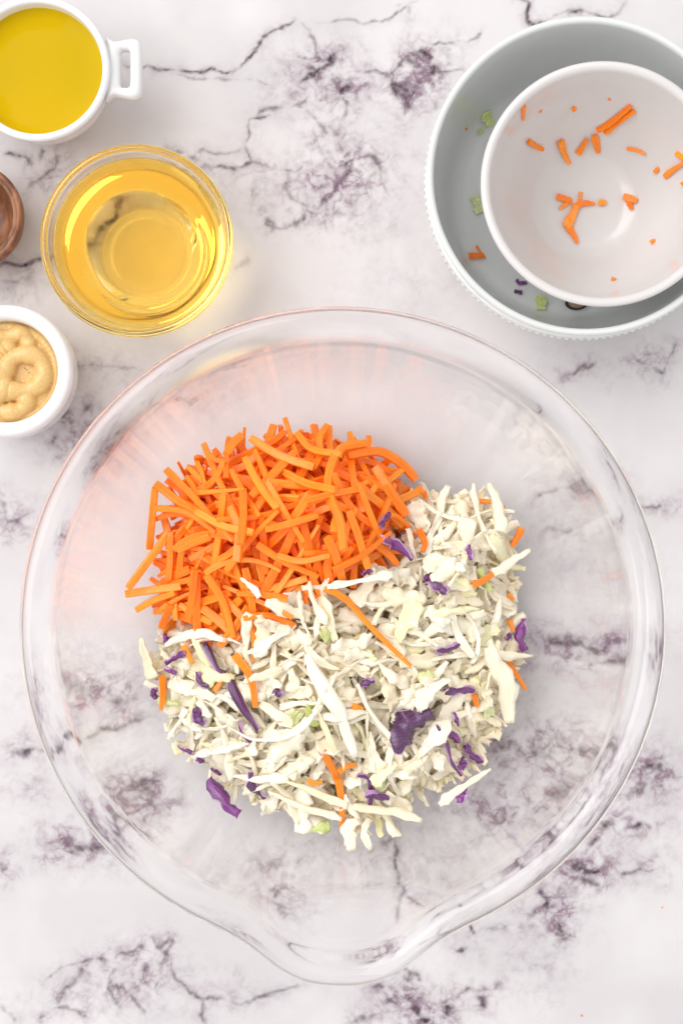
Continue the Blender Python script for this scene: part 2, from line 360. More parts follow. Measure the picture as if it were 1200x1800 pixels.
def build_counter():
    S = 3559.0
    hx, hy, st = 0.196, 0.276, 0.0008
    fx = np.arange(-hx, hx+1e-9, st); fy = np.arange(-hy, hy+1e-9, st)
    ox = np.array([.205, .22, .25, .3, .38, .5, .7, 1.0]); oy = ox+0.08
    xs = np.concatenate([-ox[::-1], fx, ox]); ys = np.concatenate([-oy[::-1], fy, oy])
    X, Y = np.meshgrid(xs, ys); nx, ny = len(xs), len(ys)
    px = X*S+600; py = 900-Y*S
    wx = (vnoise(px, py, 1/38., 3, 4)-.5)*26+(vnoise(px, py, 1/9., 5, 2)-.5)*7
    wy = (vnoise(px, py, 1/38., 4, 4)-.5)*26+(vnoise(px, py, 1/9., 6, 2)-.5)*7
    u = (px+wx*0.7); v = (py+wy*0.7)
    brk = vnoise(px, py, 1/22., 21, 3)
    vein = np.zeros_like(px); halo = np.zeros_like(px)
    ux, vy = xs*S+600, 900-ys*S
    for (stg, wd, hl, pts) in VEINS:
        q = catmull(pts, max(6, len(pts)*3))
        R = wd*9+30
        cx = np.where((ux > q[:, 0].min()-R) & (ux < q[:, 0].max()+R))[0]; cyy = np.where((vy > q[:, 1].min()-R) & (vy < q[:, 1].max()+R))[0]
        if not len(cx) or not len(cyy): continue
        sl = (slice(cyy[0], cyy[-1]+1), slice(cx[0], cx[-1]+1))
        U, V = u[sl], v[sl]; d2 = np.full(U.shape, 1e9); tt = np.zeros(U.shape)
        for i in range(len(q)-1):
            a, b = q[i], q[i+1]; ab = b-a; L = max(ab@ab, 1e-6)
            t = np.clip(((U-a[0])*ab[0]+(V-a[1])*ab[1])/L, 0, 1)
            dd = (U-a[0]-t*ab[0])**2+(V-a[1]-t*ab[1])**2
            k = dd < d2; d2 = np.where(k, dd, d2); tt = np.where(k, (i+t)/(len(q)-1), tt)
        d = np.sqrt(d2)
        ends = np.clip(np.minimum(tt, 1-tt)*7+0.25, 0, 1)
        ww = wd*.95*(0.28+1.15*brk[sl]*ends)
        s = 1.35*stg*np.clip(brk[sl]*2.6-.45, 0.05, 1.15)*ends
        vein[sl] = np.maximum(vein[sl], s*np.exp(-(d/ww)**2))
        halo[sl] = np.maximum(halo[sl], hl*stg*np.exp(-(d/(wd*3.6))**2)*np.clip(brk[sl]*1.8-.1, .1, 1))
    cl = np.zeros_like(px)
    un = px+wx*2.4; vn = py+wy*2.4
    for (cx_, cy_, rx, ry, s) in CLOUDS:
        cl = np.maximum(cl, s*np.exp(-(((un-cx_)/rx)**2+((vn-cy_)/ry)**2)))
    fine = vnoise(px, py, 1/17., 31, 4, .6)
    rid = 1-np.abs(2*vnoise(px+wx*1.2, py+wy*1.2, 1/48., 41, 4, .55)-1)   # ridges
    rid2 = np.clip((rid-.90)/.10, 0, 1)**1.5
    cl2 = cl*np.clip(fine*2.2-.45, 0.05, 1.3)
    vein = np.clip(np.maximum(vein, rid2*np.clip(cl*1.15, 0, .55)*np.clip(brk*2-.2, 0, 1)), 0, 1)
    haze_ = np.clip(cl2*1.15+halo*1.3*np.clip(fine*1.9-.2, .15, 1), 0, 1)
    # faint mottling everywhere
    base = np.clip((vnoise(px, py, 1/150., 51, 4)-.5)*1.6+.5, 0, 1)
    inside = (np.abs(X) < hx+.001) & (np.abs(Y) < hy+.001)
    vein = np.where(inside, vein, 0); haze_ = np.where(inside, haze_, .08)
    verts = np.stack([X.ravel(), Y.ravel(), np.zeros(nx*ny)], 1)
    i = np.arange(nx-1)[None, :]+np.arange(ny-1)[:, None]*nx
    quads = np.stack([i, i+1, i+1+nx, i+nx], -1).reshape(-1, 4)
    me = bpy.data.meshes.new('marble_countertop'); nv = len(verts)
    # slab sides and underside
    th = 0.03
    bx, by = xs[-1], ys[-1]
    ring = [0, nx-1, nx*ny-1, nx*(ny-1)]
    low = np.array([(-bx, -by, -th), (bx, -by, -th), (bx, by, -th), (-bx, by, -th)])
    verts = np.vstack([verts, low])
    me.vertices.add(len(verts)); me.vertices.foreach_set('co', verts.ravel())
    bot = list(range(0, nx)); right = [nx-1+k*nx for k in range(ny)]; top = [nx*(ny-1)+k for k in range(nx-1, -1, -1)]; left = [k*nx for k in range(ny-1, -1, -1)]
    ngons = [[nv+1, nv]+[]+bot[::1], [nv+2, nv+1]+right, [nv+3, nv+2]+top, [nv, nv+3]+left, [nv, nv+1, nv+2, nv+3][::-1]]
    loops = quads.ravel().tolist(); starts = list(range(0, len(loops), 4)); 
    for g in ngons: starts.append(len(loops)); loops += g
    me.loops.add(len(loops)); me.loops.foreach_set('vertex_index', loops)
    me.polygons.add(len(starts)); me.polygons.foreach_set('loop_start', starts)
    me.update(calc_edges=True); me.validate()
    for nme, arr in (('vein', vein), ('cloud', haze_), ('mottle', base)):
        at = me.attributes.new(nme, 'FLOAT', 'POINT'); at.data.foreach_set('value', np.r_[arr.ravel(), [0]*4].astype(np.float32))
    m, nt, b = new_mat('marble')
    def attr(n):
        a = N(nt, 'ShaderNodeAttribute'); a.attribute_name = n; return a.outputs['Fac']
    tc = N(nt, 'ShaderNodeTexCoord')
    nz = N(nt, 'ShaderNodeTexNoise'); nz.inputs['Scale'].default_value = 14; nz.inputs['Detail'].default_value = 6; nz.inputs['Roughness'].default_value = .6
    nt.links.new(tc.outputs['Object'], nz.inputs['Vector'])
    rb = ramp(nt, attr('mottle'), [(0.15, (0.550, 0.526, 0.540)), (0.8, (0.625, 0.602, 0.613))])
    # fine threads, strongest inside the clouds
    nz2 = N(nt, 'ShaderNodeTexNoise'); nz2.inputs['Scale'].default_value = 115; nz2.inputs['Detail'].default_value = 7; nz2.inputs['Roughness'].default_value = .62; nz2.inputs['Distortion'].default_value = .5
    nt.links.new(tc.outputs['Object'], nz2.inputs['Vector'])
    rt = ramp(nt, nz2.outputs[0], [(0.42, (0, 0, 0)), (0.495, (1, 1, 1)), (0.505, (1, 1, 1)), (0.58, (0, 0, 0))])
    cf = N(nt, 'ShaderNodeMath', operation='MULTIPLY_ADD'); nt.links.new(rt.outputs[0], cf.inputs[0]); nt.links.new(attr('cloud'), cf.inputs[1])
    cm = N(nt, 'ShaderNodeMath', operation='MULTIPLY'); nt.links.new(attr('cloud'), cm.inputs[0]); cm.inputs[1].default_value = 0.62
    nt.links.new(cm.outputs[0], cf.inputs[2])
    mx = N(nt, 'ShaderNodeMix', data_type='RGBA'); nt.links.new(cf.outputs[0], mx.inputs[0])
    nt.links.new(rb.outputs[0], mx.inputs[6]); mx.inputs[7].default_value = (*srgb(136, 115, 129), 1)
    # break the traced veins with grain
    nz3 = N(nt, 'ShaderNodeTexNoise'); nz3.inputs['Scale'].default_value = 420; nz3.inputs['Detail'].default_value = 3
    nt.links.new(tc.outputs['Object'], nz3.inputs['Vector'])
    r3 = ramp(nt, nz3.outputs[0], [(0.3, (.55, .55, .55)), (0.6, (1, 1, 1))])
    vm = N(nt, 'ShaderNodeMath', operation='MULTIPLY'); nt.links.new(attr('vein'), vm.inputs[0]); nt.links.new(r3.outputs[0], vm.inputs[1])
    mv = N(nt, 'ShaderNodeMix', data_type='RGBA'); nt.links.new(vm.outputs[0], mv.inputs[0]); nt.links.new(mx.outputs[2], mv.inputs[6])
    mv.inputs[7].default_value = (*srgb(60, 40, 52), 1)
    nt.links.new(mv.outputs[2], b.inputs['Base Color'])
    b.inputs['Roughness'].default_value = 0.42; b.inputs['Specular IOR Level'].default_value = 0.3
    me.materials.append(m)
    o = bpy.data.objects.new('marble_countertop', me); COL.objects.link(o)
    tag(o, 'white marble countertop with mauve grey veins under all the bowls', None, None, 'structure')
    return o
build_counter()

# ---------------------------------------------------------------- glass mixing bowl
RIM = 0.105
gc = P(601, 1106, RIM); GX, GY = gc[0], gc[1]
outer = [(0, .0022), (.055, .0022), (.060, .0005), (.067, .0005), (.076, .0040), (.0915, .0130), (.1050, .0260), (.1155, .0430), (.1230, .0620), (.1280, .0800), (.1305, .0915)]
lip = [(.1320, .0955), (.1360, .0972), (.1405, .0988), (.1423, .1014), (.1408, .1042), (.1372, .1056), (.1335, .1052), (.1310, .1030), (.1290, .0985)]
inner = [(.1278, .0915), (.1250, .0800), (.1200, .0630), (.1125, .0450), (.1022, .0290), (.0890, .0165), (.0745, .0085), (.062, .0064), (.03, .0061), (0, .0061)]
prof = catmull(outer+lip+inner, 130); prof[0, 0] = 0; prof[-1, 0] = 0; prof[:, 0] = np.maximum(prof[:, 0], 0)
def inner_r2z():
    p = np.array(inner[::-1]); return p[:, 0], p[:, 1]
IR, IZ = inner_r2z()
def spout(r, z, a):
    d = (a+math.pi/2+math.pi) % (2*math.pi)-math.pi
    k = math.exp(-abs(d/0.248)**3.0)
    h = min(max((z-.062)/(.099-.062), 0), 1); h = h*h*(3-2*h)
    wob = 0.0004*math.sin(3*a+1)*min(1, z/.1)
    if z < .03: return r, z
    return r+k*h*0.0158+wob, z-k*h*0.003
bowl = revolve('glass_mixing_bowl', [tuple(p) for p in prof], M_GLASS, (GX, GY, 0.0005), seg=288, warp=spout)
tag(bowl, 'large clear glass mixing bowl with pouring spout holding carrots and shredded cabbage', 'mixing bowl')

# ---------------------------------------------------------------- small glass bowl of amber liquid
c = P(241, 424, .052)
LIQ_Z = .0435
prof = catmull([(0, .0012), (.017, .0012), (.0205, .0004), (.0225, .0015), (.030, .0105), (.0375, .024), (.0418, .038), (.0435, .048), (.0452, .0508), (.0448, .0528), (.0430, .0533), (.0414, .0515), (.0396, .038), (.0352, .0245), (.0280, .0125), (.0205, .0060), (.0185, .0052), (0, .0050)], 72)
prof = np.maximum(prof, 0); prof[0, 0] = prof[-1, 0] = 0
kk = max(i for i in range(len(prof)) if prof[i, 1] > LIQ_Z)            # first wet point is kk+1
t_ = (prof[kk, 1]-LIQ_Z)/(prof[kk, 1]-prof[kk+1, 1]); line = prof[kk]*(1-t_)+prof[kk+1]*t_
revolve_o = revolve('small_glass_bowl', [tuple(p) for p in prof[:kk+1]]+[tuple(line)], M_GLASS2, (c[0], c[1], 0.0005), seg=160)
tag(revolve_o, 'small clear glass bowl filled with golden yellow liquid', 'bowl')
# the liquid wets the glass: where they touch there is one interface, which belongs to the liquid
lp = [(0, LIQ_Z), (line[0]*.5, LIQ_Z), (line[0]-.0012, LIQ_Z), tuple(line)]+[tuple(p) for p in prof[kk+1:]]
lo = revolve('golden_liquid', lp, M_VIN, (c[0], c[1], 0.0005), seg=160)
wa = lo.data.attributes.new('wet', 'FLOAT', 'FACE')
for p_ in lo.data.polygons: wa.data[p_.index].value = 1.0 if (p_.normal.z < .9 or p_.center.z < .02) else 0.0
tag(lo, 'clear golden yellow vinegar filling the small glass bowl', 'vinegar')

# ---------------------------------------------------------------- white sauce cup with handle, olive oil
c = P(66, 121, .048)
cup = empty('handled_sauce_cup', (c[0], c[1], 0.0005)); tag(cup, 'white ceramic sauce cup with looped side handle full of olive oil', 'cup')
prof = catmull([(0, .0015), (.018, .0015), (.020, .0), (.0225, .0005), (.0275, .010), (.0315, .025), (.0330, .040), (.0340, .0460), (.0340, .0485), (.0325, .0500), (.0308, .0490), (.0298, .040), (.0280, .025), (.0235, .010), (.017, .005), (0, .0045)], 60)
prof[0, 0] = prof[-1, 0] = 0
revolve('cup_body', [tuple(p) for p in np.maximum(prof, 0)], M_CER, (0, 0, 0), seg=128, parent=cup)
def handle(sign):
    """flat looped ear: tapers out from the body, then a rounded rectangular loop"""
    out = [(.0312, .0160), (.0330, .0142), (.0352, .0130), (.0385, .0134), (.0425, .0142), (.0460, .0140), (.0480, .0120), (.0485, .0060), (.0485, 0)]
    out = out+[(x, -y) for x, y in out[-2::-1]]
    inn = [(.0382, .0070), (.0384, .0080), (.0390, .0086), (.0400, .0088), (.0412, .0088), (.0422, .0086), (.0428, .0076), (.0429, .0040), (.0429, 0)]
    inn = inn+[(x, -y) for x, y in inn[-2::-1]]
    n = 48
    A = catmull(out, n); A = np.vstack([A]); B = catmull(inn, n)
    # close both loops along the body side
    A = np.vstack([A, np.linspace(A[-1], A[0], 14)[1:-1]]); B = np.vstack([B, np.linspace(B[-1], B[0], 14)[1:-1]]); n = len(A)
    verts, faces = [], []
    secs = [(0, -.0025), (.12, -.0042), (.35, -.0052), (.65, -.0052), (.88, -.0042), (1, -.0025), (1, .0012), (.88, .0030), (.65, .0042), (.35, .0042), (.12, .0030), (0, .0012)]
    for (t, dz) in secs:
        for a, b in zip(A, B):
            p = a*(1-t)+b*t; verts.append((sign*p[0], p[1]+.0012, .0405+dz))
    m = len(secs)
    for j in range(m):
        for i in range(n):
            faces.append((j*n+i, j*n+(i+1) % n, ((j+1) % m)*n+(i+1) % n, ((j+1) % m)*n+i))
    o = mesh_obj('handle', verts, faces, M_CER, cup)
    bm = bmesh.new(); bm.from_mesh(o.data); bmesh.ops.recalc_face_normals(bm, faces=bm.faces); bm.to_mesh(o.data); bm.free()
handle(1); handle(-1)
oil = revolve('olive_oil', [(0, .0050), (.017, .0054), (.0238, .0105), (.0283, .0253), (.0301, .0400), (.0304, .0425), (.0300, .0422), (.0290, .0417), (.020, .0415), (0, .0415)], M_OIL, (c[0], c[1], .0005), seg=128)
tag(oil, 'glossy yellow olive oil filling the white handled cup', 'olive oil')

# ---------------------------------------------------------------- mustard ramekin
c = P(11, 652, .045); MC = c
prof = catmull([(0, .0015), (.017, .0015), (.019, .0), (.022, .0010), (.0275, .0080), (.0305, .020), (.0313, .036), (.0314, .0435), (.0300, .0462), (.0275, .0468), (.0250, .0455), (.0240, .0420), (.0238, .034), (.0232, .02), (.019, .0075), (0, .006)], 64)
prof[0, 0] = prof[-1, 0] = 0
r = revolve('round_ramekin', [tuple(p) for p in np.maximum(prof, 0)], M_CER, (c[0], c[1], .0005), seg=128)
tag(r, 'thick rimmed round white ramekin holding swirled mustard', 'ramekin')
def mustard():
    zc = .037
    def loc(px, py): q = P(px, py, zc+.004); return (q[0]-c[0], q[1]-c[1])
    paths = [(.0040, .0040, [(-75,650),(-60,600),(-20,572),(25,575),(70,592),(98,640),(96,690),(62,728),(15,738),(-40,730),(-72,690)]),
             (.0044, .0062, [(-40,625),(-20,598),(10,590),(36,586),(48,602)]),
             (.0046, .0070, [(-8,628),(12,612)]),
             (.0043, .0082, [(6,654),(18,632),(42,622),(66,630),(76,654),(66,676),(44,686),(22,686)]),
             (.0045, .0074, [(-50,650),(-30,680),(-10,668)]),
             (.0044, .0070, [(0,690),(28,690),(44,702),(36,718),(14,724),(-10,716)]),
             (.0042, .0090, [(-22,640),(-2,650),(8,672),(0,694),(-16,706)])]
    nr, na = 110, 260
    rs = np.linspace(0, .0239, nr); an = np.linspace(0, 2*np.pi, na, endpoint=False)
    R, A = np.meshgrid(rs, an, indexing='ij'); X = R*np.cos(A); Y = R*np.sin(A)
    Z = np.full(X.shape, 0.0022)
    for rad, top, pts in paths:
        q = catmull([loc(*p) for p in pts], 60); d = np.full(X.shape, 9.); tt = np.zeros(X.shape)
        for k in range(len(q)):
            dd = np.hypot(X-q[k, 0], Y-q[k, 1]); m = dd < d; d = np.where(m, dd, d); tt = np.where(m, k/59, tt)
        rr = rad*(1+.12*np.sin(tt*19+top*900))
        h = np.where(d < rr, top-rad+np.sqrt(np.maximum(rr**2-d**2, 0)), 0)
        Z = np.maximum(Z, h)
    Z += (vnoise(X+1, Y+1, 260, 5, 3)-.5)*.0004
    for _ in range(1):
        Z[1:-1] = (Z[1:-1]*2+np.roll(Z[1:-1], 1, 1)+np.roll(Z[1:-1], -1, 1)+Z[:-2]+Z[2:])/6
    Z += zc-.003; Z = Z-np.clip((R-.0225)/.0014, 0, 1)*.001
    verts = np.stack([X.ravel(), Y.ravel(), Z.ravel()], 1).tolist(); faces = []
    for i in range(nr-1):
        for k in range(na): faces.append((i*na+k, (i+1)*na+k, (i+1)*na+(k+1) % na, i*na+(k+1) % na))
    o = mesh_obj('mustard', verts, faces, M_MUST); o.location = (c[0], c[1], .0005)
    # body below the surface
    base = len(o.data.vertices)
    tag(o, 'tan mustard piped in loose swirls inside the white ramekin', 'mustard')
    so = o.modifiers.new('solid', 'SOLIDIFY'); so.thickness = .012; so.offset = -1
mustard()

# ---------------------------------------------------------------- wooden bowl at the left edge
c = P(-53, 378, .030)
prof = catmull([(0, .0015), (.012, .0015), (.014, 0), (.0165, .0010), (.0222, .009), (.0248, .020), (.0255, .0275), (.0250, .0302), (.0236, .0310), (.0226, .0303), (.0222, .0285), (.0217, .0295), (.0208, .0290), (.0202, .024), (.0185, .014), (.013, .0065), (0, .005)], 60)
prof[0, 0] = prof[-1, 0] = 0
r = revolve('wooden_pinch_bowl', [tuple(p) for p in np.maximum(prof, 0)], M_WOOD, (c[0], c[1], .0005), seg=96)
tag(r, 'small round reddish brown wooden pinch bowl cut by the frame', 'wooden bowl')

# ---------------------------------------------------------------- large white beaded bowl and the small bowl inside it
BZ = .075
c = P(1030, 309, BZ); BC = c
big = empty('beaded_white_bowl', (c[0], c[1], .0005)); tag(big, 'large cool white serving bowl with beaded edge holding a smaller white bowl', 'serving bowl')
prof = catmull([(0, .002), (.040, .002), (.0425, .0), (.046, .0005), (.056, .006), (.0655, .024), (.0700, .045), (.0712, .060), (.0722, .0685), (.0727, .0735), (.0722, .0758), (.0708, .0762), (.0697, .0745), (.0688, .066), (.0665, .045), (.0625, .024), (.0590, .0125), (.0560, .0090), (.045, .0078), (0, .0075)], 70)
prof[0, 0] = prof[-1, 0] = 0
revolve('bowl_body', [tuple(p) for p in np.maximum(prof, 0)], M_CER2, (0, 0, 0), seg=192, parent=big)
BIGIN = (np.array([0, .045, .056, .059, .0625, .0665, .0688, .0697]), np.array([.0075, .0078, .009, .0125, .024, .045, .066, .0745]))
def beads():
    bm = bmesh.new(); n = 132
    for zb, rb, sz in ((.0560, .0716, .0018),):
        for k in range(n):
            a = 2*math.pi*k/n
            mt = Matrix.Translation((rb*math.cos(a), rb*math.sin(a), zb))
            bmesh.ops.create_icosphere(bm, subdivisions=2, radius=sz, matrix=mt)
    me = bpy.data.meshes.new('beading'); bm.to_mesh(me); bm.free()
    me.polygons.foreach_set('use_smooth', [True]*len(me.polygons)); me.materials.append(M_CER2)
    o = bpy.data.objects.new('beading', me); COL.objects.link(o); o.parent = big
beads()
# raised bands above and below the beads
for zz in (.0528, .0592):
    rr = .0716 if zz > .055 else .0712
    pr = [(rr-.001, zz-.0009), (rr+.0006, zz-.0007), (rr+.0011, zz), (rr+.0006, zz+.0007), (rr-.001, zz+.0009)]
    revolve('bead_band', pr, M_CER2, (0, 0, 0), seg=160, parent=big)

SZ = .083
c = P(1060, 323, SZ); SC = (c[0], c[1]); SB = .0085
prof = catmull([(0, .003), (.022, .003), (.0235, .0), (.026, .0005), (.0285, .006), (.040, .024), (.0490, .046), (.0530, .064), (.0550, .0715), (.0556, .0738), (.0548, .0752), (.0530, .0756), (.0514, .0742), (.0498, .064), (.0455, .044), (.0370, .0255), (.0260, .0115), (.0200, .0088), (.0185, .0080), (0, .0076)], 76)
prof[0, 0] = prof[-1, 0] = 0
r = revolve('small_white_bowl', [tuple(p) for p in np.maximum(prof, 0)], M_CER3, (c[0], c[1], SB), seg=160)
tag(r, 'smaller white bowl nested in the serving bowl with orange carrot scraps inside', 'bowl')
SMALLIN = (np.array([0, .0185, .02, .026, .037, .0455, .0498, .0514]), np.array([.0076, .008, .0088, .0115, .0255, .044, .064, .0742])+0)

# ---------------------------------------------------------------- shreds
def rect_section(n=8, chamfer=.22):
    c = chamfer
    return np.array([(-1+c, -1), (1-c, -1), (1, -1+c), (1, 1-c), (1-c, 1), (-1+c, 1), (-1, 1-c), (-1, -1+c)])
SEC = rect_section()
def frames(path):
    T = np.gradient(path, axis=0); T /= np.linalg.norm(T, axis=1)[:, None]+1e-12
    up = np.array([0, 0, 1.0]); S = np.cross(T, up)
    l = np.linalg.norm(S, axis=1)[:, None]; S = np.where(l > 1e-4, S/np.maximum(l, 1e-9), np.array([1., 0, 0])); U = np.cross(S, T)
    return T, S, U

def build_stick(path, wid, thk, roll, taper=(1, 1), jag=.0, sec=SEC):
    """carrot matchstick: chamfered rectangular section swept along the path, square cut ends"""
    T, S, U = frames(path); n = len(path); V = []
    for i in range(n):
        t = i/(n-1); a = roll(t) if callable(roll) else roll
        e = 1.0
        if i == 0 or i == n-1: e = .86
        k = (taper[0]*(1-t)+taper[1]*t)*e*(1+rng.uniform(-jag, jag))
        ca, sa = math.cos(a), math.sin(a)
        s = S[i]*ca+U[i]*sa; u = U[i]*ca-S[i]*sa
        for (x, y) in sec: V.append(path[i]+s*x*wid/2*k+u*y*thk/2*k)
    m = len(sec); Fc = []
    for i in range(n-1):
        for k in range(m): Fc.append((i*m+k, i*m+(k+1) % m, (i+1)*m+(k+1) % m, (i+1)*m+k))
    Fc.append(tuple(range(m))[::-1]); Fc.append(tuple((n-1)*m+k for k in range(m)))
    L = np.r_[0, np.cumsum(np.linalg.norm(np.diff(path, axis=0), axis=1))]
    off = rng.rand(2)*50
    al = [(L[i]*60+off[0], SEC[k % len(SEC)][0]*1.5+off[1], SEC[k % len(SEC)][1]*1.5) for i in range(n) for k in range(m)]
    return np.array(V), Fc, al

def build_ribbon(path, wid, thk, roll, cup=0., frill=0., prof=None, across=5, rag=.10):
    if len(path) < 16: path = catmull(path, 18)
    """cabbage shred: an uneven leaf strip with thick and thin places, cupped and rippled"""
    T, S, U = frames(path); n = len(path); na = across
    ph = rng.rand(6)*6.28
    xs = np.linspace(-1, 1, na); top, bot, at, ab = [], [], [], []
    L = np.r_[0, np.cumsum(np.linalg.norm(np.diff(path, axis=0), axis=1))]; off = rng.rand(2)*60
    for i in range(n):
        t = i/(n-1); a = roll(t); ca, sa = math.cos(a), math.sin(a)
        s = S[i]*ca+U[i]*sa; u = U[i]*ca-S[i]*sa
        wl = prof(t)*(1+.22*math.sin(t*9+ph[0])+.12*math.sin(t*23+ph[1])); wr = prof(t)*(1+.22*math.sin(t*8+ph[2])+.12*math.sin(t*21+ph[3]))
        for x in xs:
            w_ = (wl if x < 0 else wr)*wid/2*(1+(rag*rng.uniform(-1, 1) if abs(x) > .9 else 0))
            z = cup*(x*x-.4)*wid*.5+frill*wid*.5*abs(x)*math.sin(t*15+ph[4]+(2 if x < 0 else 0))
            z += wid*.045*rng.uniform(-1, 1)
            th = thk/2*(1-.25*x*x)*(1+.25*math.sin(t*7+ph[5]))
            p = path[i]+s*x*w_+u*z
            top.append(p+u*th); bot.append(p-u*th)
            fx_ = x*wid*520; at.append((L[i]*38+off[0], fx_+off[1], 0)); ab.append((L[i]*38+off[0], fx_+off[1], 3))
    V = np.array(top+bot); B = n*na; Fc = []
    for i in range(n-1):
        for k in range(na-1):
            q = i*na+k
            Fc.append((q, q+1, q+na+1, q+na)); Fc.append((B+q, B+q+na, B+q+na+1, B+q+1))
        q = i*na; Fc.append((q, q+na, B+q+na, B+q)); q = i*na+na-1; Fc.append((q, B+q, B+q+na, q+na))
    for k in range(na-1):
        Fc.append((k, B+k, B+k+1, k+1)); q = (n-1)*na+k; Fc.append((q, q+1, B+q+1, B+q))
    return V, Fc, at+ab

# height map of the heap, in world metres round the bowl centre
CELL = .001; HN = 260
gx0, gy0 = GX-.13, GY-.13
ii = np.arange(HN)*CELL
HX, HY = np.meshgrid(gx0+ii, gy0+ii, indexing='ij')
FLOOR = np.interp(np.hypot(HX-GX, HY-GY), IR, IZ)+.0006
HM = FLOOR.copy()
def hidx(p): return np.clip(((p[..., 0]-gx0)/CELL).round().astype(int), 0, HN-1), np.clip(((p[..., 1]-gy0)/CELL).round().astype(int), 0, HN-1)

def settle(plan, wid, thk, nat=None, flex=.0, stamp=True, sink=.25):
    """let a shred with this plan shape come to rest on the heap: two supports either side of its middle"""
    n = len(plan); L = np.r_[0, np.cumsum(np.linalg.norm(np.diff(plan, axis=0), axis=1))]; nat = np.zeros(n) if nat is None else nat
    d = np.gradient(plan, axis=0); d /= np.linalg.norm(d, axis=1)[:, None]+1e-9; nrm = np.stack([-d[:, 1], d[:, 0]], 1)
    offs = np.array([-.4, 0, .4])*wid
    pts = plan[:, None, :]+nrm[:, None, :]*offs[None, :, None]
    ix, iy = hidx(pts); H = HM[ix, iy].mean(axis=1)*.5+HM[ix, iy].max(axis=1)*.5
    h = H-nat
    mid = L[-1]*.5; best = None
    li = [i for i in range(n) if L[i] <= mid]; ri = [i for i in range(n) if L[i] > mid]
    bz = -9
    for i in li:
        for j in ri:
            z = h[i]+(h[j]-h[i])*(mid-L[i])/(L[j]-L[i])
            if z > bz: bz, best = z, (i, j)
    i, j = best; sl = (h[j]-h[i])/(L[j]-L[i]); sl = max(-.75, min(.75, sl))
    z = h[i]+sl*(L-L[i]) if abs(sl) < .75 else bz+sl*(L-mid)
    z = z+nat
    if flex > 0:
        ks = np.ones(5)/5; Hs = np.convolve(np.pad(H, 2, 'edge'), ks, 'valid'); z = z*(1-flex)+Hs*flex
    z = z+thk*.5-sink*thk
    path = np.concatenate([plan, z[:, None]], 1)
    # keep it in the glass
    fl = np.interp(np.hypot(path[:, 0]-GX, path[:, 1]-GY), IR, IZ)+thk*.6+.0004
    path[:, 2] = np.maximum(path[:, 2], fl)
    if stamp: stamp_path(path, nrm, wid, thk)
    return path
def stamp_path(path, nrm, wid, thk):
    m = 24; t = np.linspace(0, len(path)-1, m*2); k = np.minimum(t.astype(int), len(path)-2); f = (t-k)[:, None]
    p = path[k]*(1-f)+path[k+1]*f; nn = nrm[k]
    for o in np.linspace(-.5, .5, max(3, int(wid/CELL)+2)):
        q = p[:, :2]+nn*o*wid; ix, iy = hidx(q)
        np.maximum.at(HM, (ix, iy), p[:, 2]+thk*.45)

def add_shred(name, geo, mat, label, cat, group, smooth=False, cut=None):
    V, Fc, al = geo; B = len(V)//2
    o = mesh_obj(name, V, Fc, mat, smooth=smooth, recenter=True, flat=[min(f) < B <= max(f) for f in Fc] if smooth else None)
    pale_ = cut is not None and rng.rand() < .7
    if cut:                                                             # the pale cut edge of a coloured leaf
        o.data.materials.append(cut); o.data.polygons.foreach_set('material_index', [1 if (min(f) < B <= max(f) or (pale_ and q_ % 14 == 0)) else 0 for q_, f in enumerate(Fc)])
    a = o.data.attributes.new('along', 'FLOAT_VECTOR', 'POINT'); a.data.foreach_set('vector', np.array(al, np.float32).ravel())
    tag(o, label, cat, group); return o
class Mass:
    def __init__(s): s.V = []; s.F = []; s.A = []; s.n = 0
    def add(s, geo):
        V, Fc, al = geo; s.V.append(V); s.F += [tuple(i+s.n for i in f) for f in Fc]; s.A += list(al); s.n += len(V)
    def build(s, name, mat, label, cat, smooth):
        o = mesh_obj(name, np.vstack(s.V), s.F, mat, smooth=smooth)
        a = o.data.attributes.new('along', 'FLOAT_VECTOR', 'POINT'); a.data.foreach_set('vector', np.array(s.A, np.float32).ravel())
        tag(o, label, cat, None, 'stuff'); return o

# outlines of the two heaps in photograph pixels, read at the height of the heap
ZC = .04
CARROT_POLY = [(285,860),(300,825),(350,805),(405,768),(450,765),(520,758),(560,765),(620,778),(690,815),(712,870),(705,930),(680,985),(600,1010),(540,1025),(500,1050),(470,1095),(420,1115),(370,1110),(300,1095),(275,1060),(285,1000),(278,930)]
CAB_POLY = [(262,1150),(300,1105),(400,1110),(480,1075),(540,1030),(640,1005),(690,985),(705,900),(720,870),(780,862),(860,870),(895,905),(915,960),(908,1050),(915,1120),(918,1170),(890,1230),(870,1300),(850,1350),(780,1395),(720,1440),(640,1468),(560,1480),(470,1450),(400,1420),(345,1370),(300,1320),(275,1260)]
def poly_w(poly, z=ZC): return np.array([P(x, y, z)[:2] for x, y in poly])
def inside(poly, X, Y):
    r = np.zeros(X.shape, bool); n = len(poly)
    for i in range(n):
        x1, y1 = poly[i]; x2, y2 = poly[(i+1) % n]
        c_ = ((y1 > Y) != (y2 > Y)) & (X < (x2-x1)*(Y-y1)/(y2-y1+1e-12)+x1); r ^= c_
    return r
def polydist(poly, X, Y):
    d = np.full(X.shape, 9.); n = len(poly)
    for i in range(n):
        a, b = poly[i], poly[(i+1) % n]; ab = b-a
        t = np.clip(((X-a[0])*ab[0]+(Y-a[1])*ab[1])/(ab@ab), 0, 1)
        d = np.minimum(d, np.hypot(X-a[0]-t*ab[0], Y-a[1]-t*ab[1]))
    return np.where(inside(poly, X, Y), d, -d)
CP, KP = poly_w(CARROT_POLY), poly_w(CAB_POLY)
dC, dK = polydist(CP, HX, HY), polydist(KP, HX, HY)
dU = np.maximum(dC, dK)
